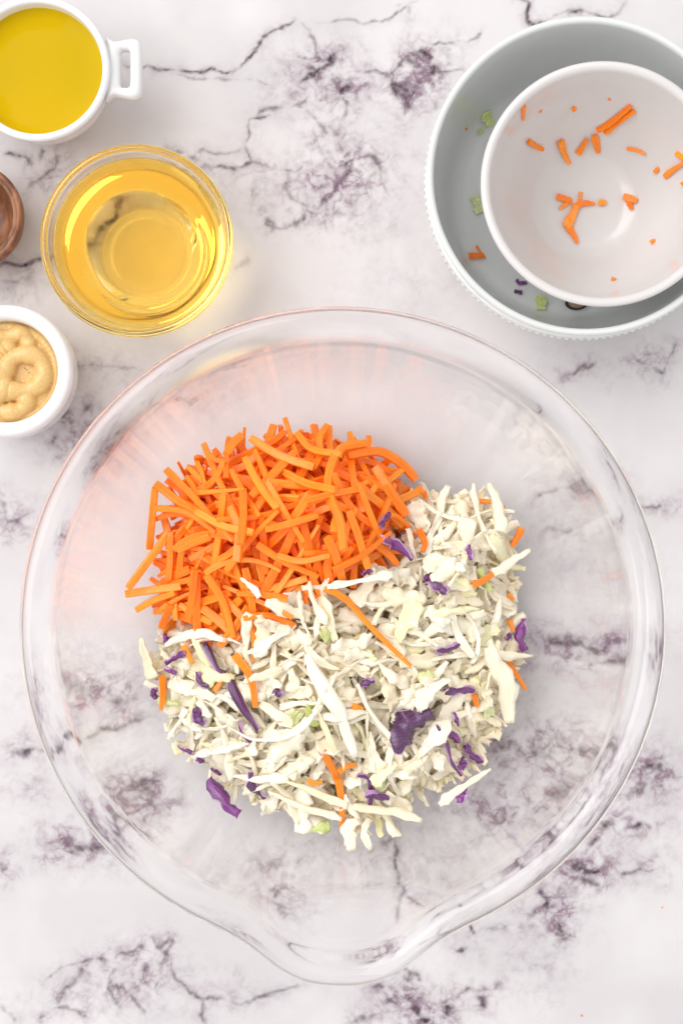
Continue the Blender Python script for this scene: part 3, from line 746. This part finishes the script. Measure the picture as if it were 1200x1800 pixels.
# depth of food: rises from the outline of both heaps together
both = [(285,860),(300,825),(350,805),(405,768),(450,765),(520,758),(560,765),(620,778),(690,815),(720,862),(780,862),(860,870),(895,905),(915,960),(908,1050),(915,1120),(918,1170),(890,1230),(870,1300),(850,1350),(780,1395),(720,1440),(640,1468),(560,1480),(470,1450),(400,1420),(345,1370),(300,1320),(275,1260),(262,1150),(285,1100),(275,1060),(285,1000),(278,930)]
dB = polydist(poly_w(both), HX, HY)
TARGET = np.where(dB > 0, .012+.040*(1-np.exp(-np.maximum(dB, 0)/.022)), 0)
TARGET += np.exp(-(((HX-P(470,900,ZC)[0])/.03)**2+((HY-P(470,900,ZC)[1])/.028)**2))*.007
TARGET += (vnoise(HX+3, HY+3, 55, 77, 2)-.5)*.016*np.clip(dB/.02, 0, 1)

def rnd_in(D, margin):
    while True:
        i, j = rng.randint(0, HN, 2)
        if D[i, j] > margin: return i, j
def pick(D, margin, k=6):
    """of a few random spots take the one lying lowest against the wanted surface"""
    best = None
    for _ in range(k):
        i, j = rnd_in(D, margin); e = HM[i, j]-TARGET[i, j]
        if best is None or e < best[0]: best = (e, i, j)
    return best
def plan_curve(cx, cy, ang, L, bend, n):
    s = np.linspace(-.5, .5, n)*L
    if abs(bend) < 1e-3: x, y = s, s*0
    else:
        k = bend/L; x = np.sin(s*k)/k; y = (1-np.cos(s*k))/k; y = y-y.mean()
    return np.stack([cx+x*math.cos(ang)-y*math.sin(ang), cy+x*math.sin(ang)+y*math.cos(ang)], 1)

def rand_carrot_geo(path, wid=None, thk=None):
    wid = wid or rng.uniform(.0023, .0038); thk = thk or rng.uniform(.0018, .0028)
    r0 = rng.uniform(-.5, .5); r1 = r0+rng.uniform(-.25, .25)
    tp = (1, 1) if rng.rand() < .6 else (1, rng.uniform(.35, .8))
    return build_stick(path, wid, thk, lambda t: r0+(r1-r0)*t, tp, .035)
def ribbon_prof(kind):
    p = rng.rand(4)
    if kind == 0: return lambda t: .32+.68*math.sin(math.pi*min(max(t*.94+.03, 0), 1))**.6
    if kind == 1: return lambda t: .25+.75*(t**.7)*(1 if t < .93 else .75)
    return lambda t: (.75+.3*math.sin(3+t*5+p[0]*6))*(1 if .06 < t < .94 else .55)
def rand_ribbon_geo(path, wid, thk=None, wild=1.0):
    thk = thk or rng.uniform(.0006, .0013); r0 = rng.uniform(-.6, .6)*wild*min(1, .0045/wid); r1 = r0+rng.uniform(-.6, .6)*wild
    return build_ribbon(path, wid, thk, lambda t: r0+(r1-r0)*t, rng.uniform(-.55, .55)*wild, rng.uniform(0, .38)*wild, ribbon_prof(rng.choice([0, 1, 2, 2])), 5)
def cab_dims():
    u = rng.rand()
    if u < .24: return rng.uniform(.014, .030), rng.uniform(.0020, .0032)
    if u < .60: return rng.uniform(.018, .036), rng.uniform(.0034, .0056)
    return rng.uniform(.013, .024), rng.uniform(.0056, .0100)

# 1. the buried depth of the heap: shreds at every angle below the surface
mass_c, mass_k = Mass(), Mass()
def core(mass, D, count, carrot):
    for _ in range(count):
        i, j = rnd_in(D, .002); top = TARGET[i, j]-.004; lo_ = FLOOR[i, j]
        if top-lo_ < .002: continue
        u = rng.rand(); z = lo_+(top-lo_)*u**.5
        L = rng.uniform(.014, .03)*min(1, .45+dB[i, j]/.02); a = rng.uniform(0, 6.28); tl = rng.uniform(-.25, .25)
        pl = plan_curve(HX[i, j], HY[i, j], a, L, rng.uniform(-1, 1), 7)
        zz = z+np.linspace(-.5, .5, 7)*L*tl
        ix, iy = hidx(pl); zz = np.clip(zz, FLOOR[ix, iy]+.0025, np.maximum(TARGET[ix, iy]-.003, FLOOR[ix, iy]+.0025))
        path = np.concatenate([pl, zz[:, None]], 1)
        mass.add(rand_carrot_geo(path) if carrot else rand_ribbon_geo(path, rng.uniform(.003, .007)))
core(mass_c, dC, 520, True); core(mass_k, dK, 1300, False)
m_ = dB > 0
HM[m_] = np.maximum(FLOOR[m_], np.minimum(TARGET[m_]-.0055, 1))

# 2. a settled layer that mostly shows in the gaps
for _ in range(300):
    e, i, j = pick(dK, .004, 5); L, wd = cab_dims(); L *= .9
    path = settle(plan_curve(HX[i, j], HY[i, j], rng.uniform(0, 6.28), L, rng.uniform(-1.6, 1.6), 9), wd, .0014, rng.uniform(-.15, .15)*np.cos(np.linspace(-3, 3, 9))*wd, rng.uniform(.3, .8), sink=.6)
    mass_k.add(rand_ribbon_geo(path, wd))
for _ in range(70):
    e, i, j = pick(dC, .004, 5); L = rng.uniform(.015, .032)
    path = settle(plan_curve(HX[i, j], HY[i, j], rng.uniform(0, 6.28), L, rng.uniform(-.5, .5), 8), .0030, .0024, flex=.25, sink=.5)
    mass_c.add(rand_carrot_geo(path))
mass_c.build('shredded_carrot', M_CARROT, 'orange mass of carrot shreds lying under the loose matchsticks', 'shredded carrot', False)
mass_k.build('shredded_cabbage', M_CAB_MASS, 'dense white mass of shredded cabbage under the loose top shreds', 'shredded cabbage', True)

# 3. carrot matchsticks
def describe(path, wd, kind, heap, box, wide=None):
    m = path.mean(axis=0); s_ = F/(CAM_H-m[2]); px, py = 600+m[0]*s_, 900-m[1]*s_
    u, v = (px-box[0])/(box[2]-box[0]), (py-box[1])/(box[3]-box[1])
    row = 'upper' if v < .36 else 'lower' if v > .66 else 'middle'; col = 'left' if u < .34 else 'right' if u > .66 else ''
    zone = {('upper', ''): 'top', ('lower', ''): 'bottom', ('middle', ''): 'centre'}.get((row, col), (row+' '+col if row != 'middle' else col)+' side')
    d = path[-1]-path[0]; L = np.linalg.norm(np.diff(path, axis=0), axis=1).sum(); ch = np.linalg.norm(d)
    a = math.degrees(math.atan2(d[1], d[0])) % 180
    way = 'lying level' if a < 18 or a > 162 else 'pointing up and down' if 72 < a < 108 else 'rising to the right' if a < 90 else 'falling to the right'
    size = ('long' if L > .024 else 'short')+(' curved' if ch/L < .965 else ' straight')
    if wide: size += ' broad' if wd > .0042 else ' thin'
    return '%s %s %s, %s of %s' % (size, kind, way, zone, heap)
G_C = 'carrot matchsticks heaped in the glass bowl'; L_C = None
def carrot_item(path, wid, thk, label=L_C, group=G_C, cat='carrot matchstick', roll=None, taper=None):
    r0 = rng.uniform(-.4, .4) if roll is None else roll; r1 = r0+rng.uniform(-.2, .2)
    tp = taper or ((1, 1) if rng.rand() < .6 else (1, rng.uniform(.4, .8)))
    label = label or describe(path, wid, 'carrot matchstick', 'orange heap', (222, 745, 735, 1130))
    return add_shred('carrot_matchstick', build_stick(path, wid, thk, lambda t: r0+(r1-r0)*t, tp, .03), M_CARROT, label, cat, group)
for q in range(215):
    e, i, j = pick(dC, .0035, 7); L = rng.choice([rng.uniform(.015, .026), rng.uniform(.024, .044)]); wd, th = rng.uniform(.0024, .0042), rng.uniform(.0018, .0030)
    edge = dB[i, j] < .012
    if edge: L = min(L, .026)
    bend = rng.uniform(-.35, .35) if rng.rand() < .55 else rng.uniform(-1.5, 1.5)
    path = settle(plan_curve(HX[i, j], HY[i, j], rng.uniform(0, 6.28), L, bend, 9), wd, th, flex=rng.uniform(.05, .3), sink=.35)
    carrot_item(path, wd, th)
def traced(pts, z, n=12):
    w_ = np.array([P(x, y, z)[:2] for x, y in pts]); return catmull(w_, n)
KEYC = [([(277,858),(270,905),(262,965)], 14, .030, 'straight carrot matchstick standing clear at the left edge of the orange heap'),
 ([(226,1034),(262,985),(300,935)], 14, .030, 'slanting carrot matchstick jutting lowest left out of the orange heap'),
 ([(221,1044),(262,1038),(320,1030)], 15, .032, None), ([(238,1073),(270,1055),(310,1040)], 12, .030, None),
 ([(275,850),(315,880),(362,905)], 15, .036, None), ([(292,826),(350,880),(415,950)], 16, .044, 'long carrot matchstick crossing the upper left of the orange heap'),
 ([(275,893),(330,900),(385,935)], 13, .038, None), ([(345,812),(355,830),(362,850)], 10, .038, None),
 ([(385,795),(375,805),(400,815)], 12, .036, None),
 ([(430,805),(455,850),(490,895)], 14, .052, None), ([(472,848),(500,895),(535,952)], 13, .054, 'carrot matchstick with a pale pointed tip in the middle of the orange heap'),
 ([(400,1002),(445,945),(492,898)], 14, .054, 'carrot matchstick slanting up across the front of the orange heap'),
 ([(425,765),(410,780),(400,800)], 17, .038, None), ([(455,790),(480,775),(500,757)], 13, .042, None), ([(480,800),(505,780),(527,765)], 14, .042, None),
 ([(440,770),(490,800),(552,822)], 16, .046, None), ([(575,745),(562,768),(562,800),(550,825)], 13, .046, 'bent carrot matchstick poking up highest at the top of the orange heap'),
 ([(643,778),(600,788),(582,820),(578,865),(598,915),(604,965)], 16, .054, 'long curved carrot matchstick arching down the right of the orange heap'),
 ([(610,800),(665,792),(705,812),(733,840)], 17, .048, 'curved carrot matchstick bending over the right shoulder of the orange heap'),
 ([(660,820),(685,862),(715,905)], 18, .050, 'thick carrot matchstick leaning onto the cabbage right of the orange heap'),
 ([(612,898),(628,940),(646,998)], 14, .052, None), ([(540,880),(580,870),(640,858)], 12, .048, None), ([(560,905),(510,920),(470,930)], 13, .048, None),
 ([(455,955),(500,985),(560,1012)], 15, .050, None), ([(490,975),(530,985),(580,975)], 13, .050, None), ([(365,1010),(395,1060),(412,1120)], 16, .048, None),
 ([(410,890),(425,930),(422,985)], 16, .050, None), ([(300,935),(298,985),(295,1020)], 13, .040, None), ([(280,1105),(290,1085),(300,1062)], 15, .034, 'short carrot matchstick pointing down at the lower left of the orange heap'),
 ([(520,1100),(470,1080),(430,1085)], 14, .048, None), ([(345,1000),(340,1045),(330,1090)], 14, .042, None), ([(630,850),(650,905),(668,945)], 12, .048, None),
 ([(585,1000),(635,975),(685,935)], 13, .048, None), ([(660,925),(690,905),(720,925)], 11, .046, None), ([(350,900),(400,925),(450,935)], 13, .047, None),
 ([(500,830),(540,850),(590,862)], 14, .050, None), ([(430,860),(432,910),(428,955)], 14, .050, None), ([(520,760),(548,790),(600,800)], 13, .046, None)]
def poke(path, z0):
    return path
for pts, wp, z, lab in KEYC:
    pl = traced(pts, z, 12); wd = PX(wp, z)*.92; th = wd*.72
    path = settle(pl, wd, th, flex=.2, sink=.1)
    carrot_item(path, wd, th, lab, G_C)

# 4. cabbage shreds
G_K = 'white cabbage shreds in the glass bowl'; L_K = None
def cab_item(path, wd, thk, mat=M_CAB, label=L_K, group=G_K, wild=1., cat='cabbage shred', name='cabbage_shred'):
    label = label or describe(path, wd, 'white shred', 'slaw', (235, 845, 945, 1510), True)
    return add_shred(name, rand_ribbon_geo(path, wd, thk, wild), mat, label, cat, group, True)
PROTECT = np.zeros((HN, HN), bool)
def lay_cab(num, mat=M_CAB):
    for q in range(num):
        e, i, j = pick(dK, .0025, 7)
        while PROTECT[i, j]: e, i, j = pick(dK, .0025, 4)
        L, wd = cab_dims(); th = rng.uniform(.0007, .0016)
        if dB[i, j] < .010: L = min(L, .024)
        nat = rng.uniform(-.004, .004)*np.cos(np.linspace(-2.6, 2.6, 13))
        path = settle(plan_curve(HX[i, j], HY[i, j], rng.uniform(0, 6.28), L, rng.normal(0, .75), 13), wd, th, nat, rng.uniform(.3, .7), sink=.75)
        cab_item(path, wd, th)
lay_cab(190)
# pale green pieces
for pts, wp, glab in [([(512,1252),(528,1262)], 30, 'pale green cabbage patch left of the long thick white strip'), ([(540,1236),(556,1275)], 20, 'yellow green cabbage piece touching the pale green patch left of centre'),
                ([(665,1378),(672,1398)], 26, 'pale green cabbage piece beside the curled blackish thread'), ([(735,1195),(760,1185)], 22, 'green cabbage piece just below the end of the diagonal carrot sliver'),
                ([(843,1000),(852,1015),(866,1042)], 15, 'narrow light green strip near the upper right of the slaw'), ([(855,1255),(875,1262)], 24, 'pale green piece low on the right side of the slaw'),
                ([(560,1110),(590,1118)], 22, 'pale green piece below the forked white stem'), ([(270,1235),(310,1245)], 18, 'pale green piece by the short carrot at the left edge of the slaw'),
                ([(540,1470),(580,1465)], 24, 'pale green piece on the bottom edge of the slaw'), ([(860,1150),(880,1170)], 14, 'small green bit at the right beneath the level white shred'),
                ([(640,1140),(660,1160)], 14, 'small green bit left of the diagonal carrot sliver')]:
    pl = traced(pts, .05, 11); wd = PX(wp, .05)
    cab_item(settle(pl, wd, .0016, None, .4, sink=.3), wd, .0016, M_GREEN, glab, 'pale green cabbage pieces in the slaw', .5)
# carrot slivers and red cabbage in the slaw, each where the photograph has it
KC = [([(570,1034),(605,1050),(650,1100),(690,1140),(722,1170)], 13, 'long carrot sliver lying diagonally across the middle of the slaw'),
 ([(836,882),(865,880),(896,892)], 9, 'thin carrot sliver at the top right edge of the slaw'),
 ([(925,930),(915,952),(908,962)], 15, 'broad carrot chip sticking out at the right edge of the slaw'),
 ([(832,1030),(860,1018),(885,1000)], 14, 'carrot sliver beside a pale green piece near the right edge'),
 ([(898,1166),(915,1192),(934,1222)], 11, 'pointed carrot sliver overhanging the right edge of the slaw'),
 ([(412,1150),(440,1190),(448,1245)], 17, 'broad curved carrot sliver beside the long red cabbage strip'),
 ([(276,1198),(280,1225),(278,1254)], 15, 'short upright carrot piece at the left edge of the slaw'),
 ([(318,1140),(328,1155),(336,1168)], 14, 'small carrot piece near the upper left of the slaw'),
 ([(376,1218),(384,1205),(394,1190)], 11, 'short carrot piece touching the long red cabbage strip'),
 ([(566,1320),(582,1352),(594,1385)], 17, 'carrot sliver at the lower middle of the slaw, upper of two'),
 ([(594,1375),(601,1425),(600,1468)], 15, 'carrot sliver hanging at the bottom edge of the slaw, lower of two'),
 ([(595,1362),(610,1352),(625,1350)], 13, 'stubby carrot piece tucked beside the two lower carrot slivers'),
 ([(540,1376),(552,1382),(566,1380)], 11, 'carrot tip left of the two lower carrot slivers'),
 ([(424,1374),(436,1378)], 13, 'tiny carrot end beside the small red cabbage arc'),
 ([(620,1240),(638,1247)], 13, 'tiny carrot end at the centre of the slaw'),
 ([(836,1226),(842,1248)], 12, 'short carrot stub below the straight dark cabbage strip'),
 ([(748,862),(752,876)], 12, 'carrot tip showing at the top of the slaw'),
 ([(738,932),(748,955),(742,970)], 14, 'carrot piece beside the upper red cabbage strip'),
 ([(905,1096),(912,1118)], 10, 'carrot bit at the right edge by the upright red cabbage sliver'),
 ([(902,1050),(912,1058)], 10, 'tiny carrot bit on the right edge of the slaw'),
 ([(700,1318),(704,1322)], 5, 'speck of carrot below the big red cabbage piece')]
for pts, wp, lab in KC:
    pl = traced(pts, .052, 10); wd = PX(wp, .05)*.92; th = min(.0022, wd*.6)
    add_shred('carrot_sliver', build_stick(settle(pl, wd, th, None, .35, sink=-.2), wd, th, lambda t: .15, (1, .62), .03), M_CARROT, lab, 'carrot sliver', 'carrot slivers mixed in the slaw')
KP_ = [([(672,945),(690,955),(706,965),(724,984)], 14, 'twisted red cabbage strip where the carrots meet the slaw'),
 ([(750,1012),(766,1026),(784,1042)], 17, 'dark chunky red cabbage piece at the upper middle of the slaw'),
 ([(824,958),(828,985)], 8, 'thin dark red cabbage bit near the top right shreds'),
 ([(684,902),(668,926)], 9, 'dark red cabbage bit under the edge of the carrots'),
 ([(636,1012),(652,1000)], 8, 'purple cabbage tip just below the carrots'),
 ([(766,1146),(788,1142),(808,1134)], 9, 'narrow dark cabbage strip right of the diagonal carrot sliver'),
 ([(780,1218),(806,1216),(836,1216)], 11, 'straight dark purple strip at the right of the slaw'),
 ([(682,1296),(708,1286),(732,1268),(758,1252)], 44, 'largest glossy purple cabbage leaf piece in the middle of the slaw'),
 ([(768,1275),(784,1305),(796,1345),(815,1372)], 6, 'long thin purple thread right of the largest purple piece'),
 ([(788,1288),(810,1312)], 11, 'short dark purple piece beside the thin thread'),
 ([(824,1318),(836,1340),(856,1352)], 12, 'bent purple cabbage piece near the lower right edge'),
 ([(818,1340),(815,1362)], 12, 'dark purple fold under the bent lower right piece'),
 ([(824,1390),(816,1405),(812,1422)], 18, 'wide purple piece sticking out at the lower right edge'),
 ([(628,1366),(648,1375),(652,1405),(648,1440)], 7, 'curled blackish purple thread at the bottom middle'),
 ([(642,1404),(662,1404),(684,1413)], 12, 'dark purple piece behind the curled thread'),
 ([(930,1094),(924,1125),(932,1152)], 15, 'upright purple sliver at the far right edge of the slaw'),
 ([(898,1132),(906,1120)], 8, 'little purple curl next to the far right sliver'),
 ([(360,1382),(380,1402),(396,1425),(418,1440)], 21, 'wide ragged purple piece at the lower left edge of the slaw'),
 ([(440,1360),(440,1385),(462,1413)], 13, 'small smooth purple arc right of the ragged piece'),
 ([(358,1132),(374,1165),(384,1182),(400,1190),(412,1220),(428,1248),(452,1285)], 12, 'long wavy purple strip running down the left of the slaw'),
 ([(342,1248),(348,1265),(356,1278)], 16, 'short oval purple piece left of the long wavy strip'),
 ([(285,1172),(302,1162),(322,1150)], 10, 'crumpled purple bit at the upper left edge of the slaw'),
 ([(284,1180),(306,1188)], 8, 'second crumpled purple bit at the upper left edge'),
 ([(262,1216),(266,1236)], 11, 'pale purple leaf tip outside the left carrot piece'),
 ([(280,1122),(286,1142)], 10, 'purple tip below the carrots at the far left'),
 ([(420,1270),(425,1295),(440,1308)], 5, 'thin purple hook below the long wavy strip'),
 ([(305,1322),(318,1328),(334,1332)], 6, 'small dark purple bits on the lower left edge'),
 ([(340,1342),(352,1348)], 8, 'dark purple chip above the ragged lower left piece'),
 ([(366,1360),(384,1372)], 6, 'thin dark purple line above the ragged piece'),
 ([(484,1210),(496,1222)], 12, 'dark purple corner left of the pale green pieces'),
 ([(630,1206),(644,1198),(658,1196)], 10, 'dark purple piece in a gap at the centre of the slaw'),
 ([(798,1254),(808,1280)], 6, 'slim purple line above the thin thread'),
 ([(344,1185),(350,1205),(366,1208)], 8, 'dark purple fold left of the long wavy strip')]
for pts, wp, lab in KP_:
    pl = traced(pts, .052, 14); wd = PX(wp, .05)*1.25; th = .0013
    path = settle(pl, wd, th, None, .35, sink=-.9)
    big_ = wp > 30
    r0 = rng.uniform(-.3, .3); pf = (lambda t: .7+.3*math.sin(math.pi*t)**.5) if wp < 16 else (lambda t: .6+.4*math.sin(math.pi*min(1, t+.08))**.6)
    g = build_ribbon(path, wd, th, lambda t: r0+.8*math.sin(t*4+r0*9), (-.75 if big_ else -.5), .25, pf, 7, .07)
    add_shred('red_cabbage_shred', g, M_PURPLE, lab, 'red cabbage shred', 'red cabbage shreds in the slaw', True, M_LILAC)
for pts, wp, _l in KC+KP_:
    for x, y in catmull(pts, 12):
        p = P(x, y, .05); PROTECT |= np.hypot(HX-p[0], HY-p[1]) < PX(wp)*.5+.0035
PROTECT &= rng.rand(HN, HN) < .93
lay_cab(62)
# a few shreds that the photograph lets you tell apart
KW = [([(866,848),(876,880),(884,915),(880,935)], 26, 'pointed white shred standing up at the top right edge of the slaw', 1.),
 ([(240,1125),(245,1155),(262,1200)], 22, 'broad white shred leaning out at the far left of the slaw', .4),
 ([(540,1145),(565,1195),(600,1260),(625,1330)], 24, 'long thick white strip down the middle of the slaw', .4),
 ([(775,1425),(810,1398),(868,1362)], 16, 'white strip jutting out at the lower right of the slaw', .3),
 ([(620,1425),(680,1435),(744,1452)], 16, 'white strip lying along the bottom edge of the slaw', .3),
 ([(575,1030),(620,1022),(690,1008)], 18, 'flat white strip along the border below the carrots', .3),
 ([(545,1020),(550,1050),(575,1095)], 14, 'forked white stem at the top middle just below the carrots', .4),
 ([(940,968),(905,990),(870,1010)], 20, 'white shred reaching out at the right edge of the slaw', .4),
 ([(945,1160),(900,1158),(855,1150)], 18, 'white shred lying level on the right edge', .3),
 ([(860,1140),(890,1200),(905,1280)], 34, 'wide folded white leaf piece hanging down the right side', .6),
 ([(500,1375),(560,1400),(610,1425)], 16, 'upper white strip of the fan at the bottom of the slaw', .3),
 ([(470,1395),(530,1425),(600,1450)], 14, 'lower white strip of the fan at the bottom of the slaw', .3),
 ([(620,1500),(612,1470),(630,1450)], 24, 'stubby white tip at the very bottom of the slaw', .4),
 ([(650,1498),(640,1470),(650,1450)], 13, 'narrow white tip at the very bottom right of the stubby one', .4),
 ([(560,1240),(520,1285),(450,1300),(400,1280)], 9, 'thin white curved thread in the left of the slaw', .3),
 ([(425,1015),(445,1030),(458,1048)], 13, 'pale shred caught in the front of the carrot heap', .3),
 ([(395,1125),(340,1115),(285,1140)], 16, 'curved white shred bordering the carrots at left', .5),
 ([(715,1330),(690,1300),(650,1250),(628,1200)], 14, 'white strip beside the largest purple piece', .4),
 ([(735,1250),(750,1215),(790,1190)], 24, 'white shred partly covering the largest purple piece', .8)]
for pts, wp, lab, wl in KW:
    pl = traced(pts, .05, 14); wd = PX(wp, .05)*1.05; th = .0022
    path = settle(pl, wd, th, None, .35, sink=.1)
    cab_item(path, wd, th, M_CAB, lab, 'white cabbage shreds that stand out in the slaw', wl)

# ---------------------------------------------------------------- scraps in the two white bowls
def on_inner(px, py, prof_, cx, cy, z0):
    z = z0+.01
    for _ in range(12):
        x, y, _z = P(px, py, z); z = z0+float(np.interp(math.hypot(x-cx, y-cy), prof_[0], prof_[1]))
    return np.array([x, y, z])
def scrap(name, pts, wp, mat, label, cat, group, inner_, ribbon=False, n=7):
    q = np.array([on_inner(x, y, *inner_) for x, y in pts]); path = catmull(q, n)
    wd = PX(wp, .03)*(1.15 if not ribbon else .9); th = min(.0022, wd*.5)
    for k in range(n):                              # keep the underside on the glaze
        path[k, 2] = inner_[3]+float(np.interp(math.hypot(path[k, 0]-inner_[1], path[k, 1]-inner_[2]), *inner_[0]))+th*.75
    if ribbon: g = build_ribbon(path, wd, th*.6, lambda t: .1, .1, .1, lambda t: .8+.2*math.sin(3.1*t), 5)
    else: g = build_stick(path, wd, th, lambda t: rng.uniform(-.15, .15), (rng.uniform(.55, 1), rng.uniform(.3, .8)), .12)
    return add_shred(name, g, mat, label, cat, group)
SI = (SMALLIN, SC[0], SC[1], SB); BI = (BIGIN, BC[0], BC[1], .0005)
GS = 'carrot scraps left in the small white bowl'
for pts, wp, lab in [([(1048,232),(1078,212),(1108,186)], 17, 'longest carrot scrap lying at the upper part of the small white bowl'),
 ([(1062,236),(1090,212),(1114,196)], 10, 'carrot scrap pressed along the underside of the longest scrap'),
 ([(919,188),(919,213)], 10, 'upright carrot sliver at the upper left of the small bowl'), ([(928,250),(954,264)], 12, 'carrot flake at the left wall of the small bowl'),
 ([(984,250),(990,270),(1000,290)], 18, 'fat carrot piece left of centre in the small bowl'), ([(1014,273),(1031,246)], 14, 'slanted carrot piece just below the longest scrap'),
 ([(1043,240),(1050,270)], 18, 'wedge shaped carrot piece touching the longest scrap'), ([(1100,262),(1118,265),(1133,273)], 8, 'thin carrot sliver on the right of the small bowl'),
 ([(1166,312),(1180,300),(1199,288)], 14, 'carrot piece at the right edge of the photo, lower of two'), ([(1186,270),(1204,276)], 13, 'carrot piece at the right edge of the photo, upper of two'),
 ([(977,346),(1003,354)], 12, 'carrot bit left of the branching cluster in the small bowl'), ([(1003,352),(982,368)], 8, 'small curl under the bit left of the cluster'),
 ([(993,400),(1004,380),(1012,362)], 16, 'stem of the branching carrot cluster in the small bowl'), ([(1005,366),(1024,358),(1044,359)], 13, 'right arm of the branching carrot cluster'),
 ([(996,398),(1006,412),(1014,428)], 13, 'bottom tip of the branching carrot cluster'), ([(1020,338),(1016,360)], 8, 'top twig of the branching carrot cluster'),
 ([(1050,357),(1064,357)], 10, 'round carrot crumb right of the cluster'), ([(1094,346),(1118,354)], 12, 'flat bar of the heart shaped carrot bit'), ([(1102,350),(1108,369)], 11, 'point of the heart shaped carrot bit'),
 ([(1148,304),(1155,297)], 11, 'carrot crumb below the thin right hand sliver'), ([(1004,194),(1011,191)], 9, 'carrot crumb at the top of the small bowl, left of two'), ([(947,198),(952,194)], 6, 'tiny crumb near the upright sliver'),
 ([(1068,174),(1075,172)], 7, 'carrot crumb above the longest scrap'), ([(1142,428),(1149,421)], 10, 'carrot crumb low on the right wall of the small bowl'), ([(1074,490),(1081,491)], 7, 'carrot crumb lowest in the small bowl'),
 ([(891,203),(893,206)], 4, 'carrot speck by the left rim of the small bowl'), ([(1196,322),(1204,326)], 8, 'carrot crumb cut by the right edge of the photo')]:
    scrap('carrot_scrap', pts, wp, M_CARROT, lab, 'carrot scrap', GS, SI)
GB = 'vegetable scraps on the floor of the large white bowl'
for pts, wp, mt, nm, lab, rb in [([(852,200),(862,222)], 20, M_GREEN, 'cabbage_scrap', 'pale green cabbage scrap highest in the gap of the serving bowl', True), ([(842,228),(846,236)], 10, M_GREEN, 'cabbage_scrap', 'small green bit under the highest cabbage scrap', True),
 ([(832,345),(844,375)], 20, M_GREEN, 'cabbage_scrap', 'pale green cabbage scrap at the left of the serving bowl floor', True), ([(949,520),(950,545)], 20, M_GREEN, 'cabbage_scrap', 'square green cabbage scrap at the bottom of the serving bowl', True),
 ([(824,450),(850,450)], 14, M_CARROT, 'carrot_scrap', 'carrot scrap on the lower left floor of the serving bowl', False), ([(836,432),(853,455)], 6, M_CARROT, 'carrot_scrap', 'thin carrot thread over the lower left scrap', False),
 ([(819,226),(819,229)], 7, M_CARROT, 'carrot_scrap', 'carrot speck at the upper left wall of the serving bowl', False),
 ([(906,492),(914,498),(925,497)], 8, M_PURPLE, 'red_cabbage_scrap', 'dark curved scrap, upper of two at the lower left', True), ([(903,512),(917,515)], 8, M_PURPLE, 'red_cabbage_scrap', 'dark scrap, lower of two at the lower left', True)]:
    scrap(nm, pts, wp, mt, lab, 'vegetable scrap', GB, BI, rb)
# onion coloured slice with a dark skin, half under the small bowl
root = empty('vegetable_slice', P(1012, 533, .010)); tag(root, 'dark skinned tan slice half hidden beneath the small bowl', 'vegetable slice')
def slice_part(name, r0, r1, z0, z1, mat):
    vs, fs = [], []; n = 28
    for k in range(n):
        a = 2*math.pi*k/n; e = (math.cos(a), math.sin(a)*.62)
        for (r_, z_) in ((r0, z0), (r1, z0), (r1*.98, z1), (r0, z1)): vs.append((e[0]*r_, e[1]*r_, z_))
    for k in range(n):
        for j in range(4): fs.append((k*4+j, ((k+1) % n)*4+j, ((k+1) % n)*4+(j+1) % 4, k*4+(j+1) % 4))
    mesh_obj(name, vs, fs, mat, root)
M_TAN = veg_mat('tan_flesh', [(0, (.36, .25, .16)), (1, (.40, .28, .18))], .1); M_DARK = veg_mat('dark_skin', [(0, (.02, .012, .012)), (1, (.03, .018, .02))], .05)
slice_part('flesh', .0002, .0044, 0, .0012, M_TAN); slice_part('skin', .0044, .0056, 0, .0018, M_DARK)

# ---------------------------------------------------------------- crumbs on the counter
for (x, y, s_, mt, lab) in [(1163, 1595, 3.5, M_CARROT, 'tiny orange crumb on the marble at lower right'), (1021, 1785, 3.5, M_CARROT, 'tiny pale orange crumb near the bottom edge'), (109, 1474, 2.5, M_WOOD, 'tiny brown crumb on the marble left of the glass bowl')]:
    p = P(x, y, 0); bm = bmesh.new(); bmesh.ops.create_icosphere(bm, subdivisions=1, radius=PX(s_, 0)*.6)
    for v in bm.verts: v.co *= random.uniform(.7, 1.2)
    me = bpy.data.meshes.new('crumb'); bm.to_mesh(me); bm.free(); me.materials.append(mt)
    o = bpy.data.objects.new('crumb', me); COL.objects.link(o); o.location = (p[0], p[1], PX(s_, 0)*.5); tag(o, lab, 'crumb', 'crumbs dropped on the marble')
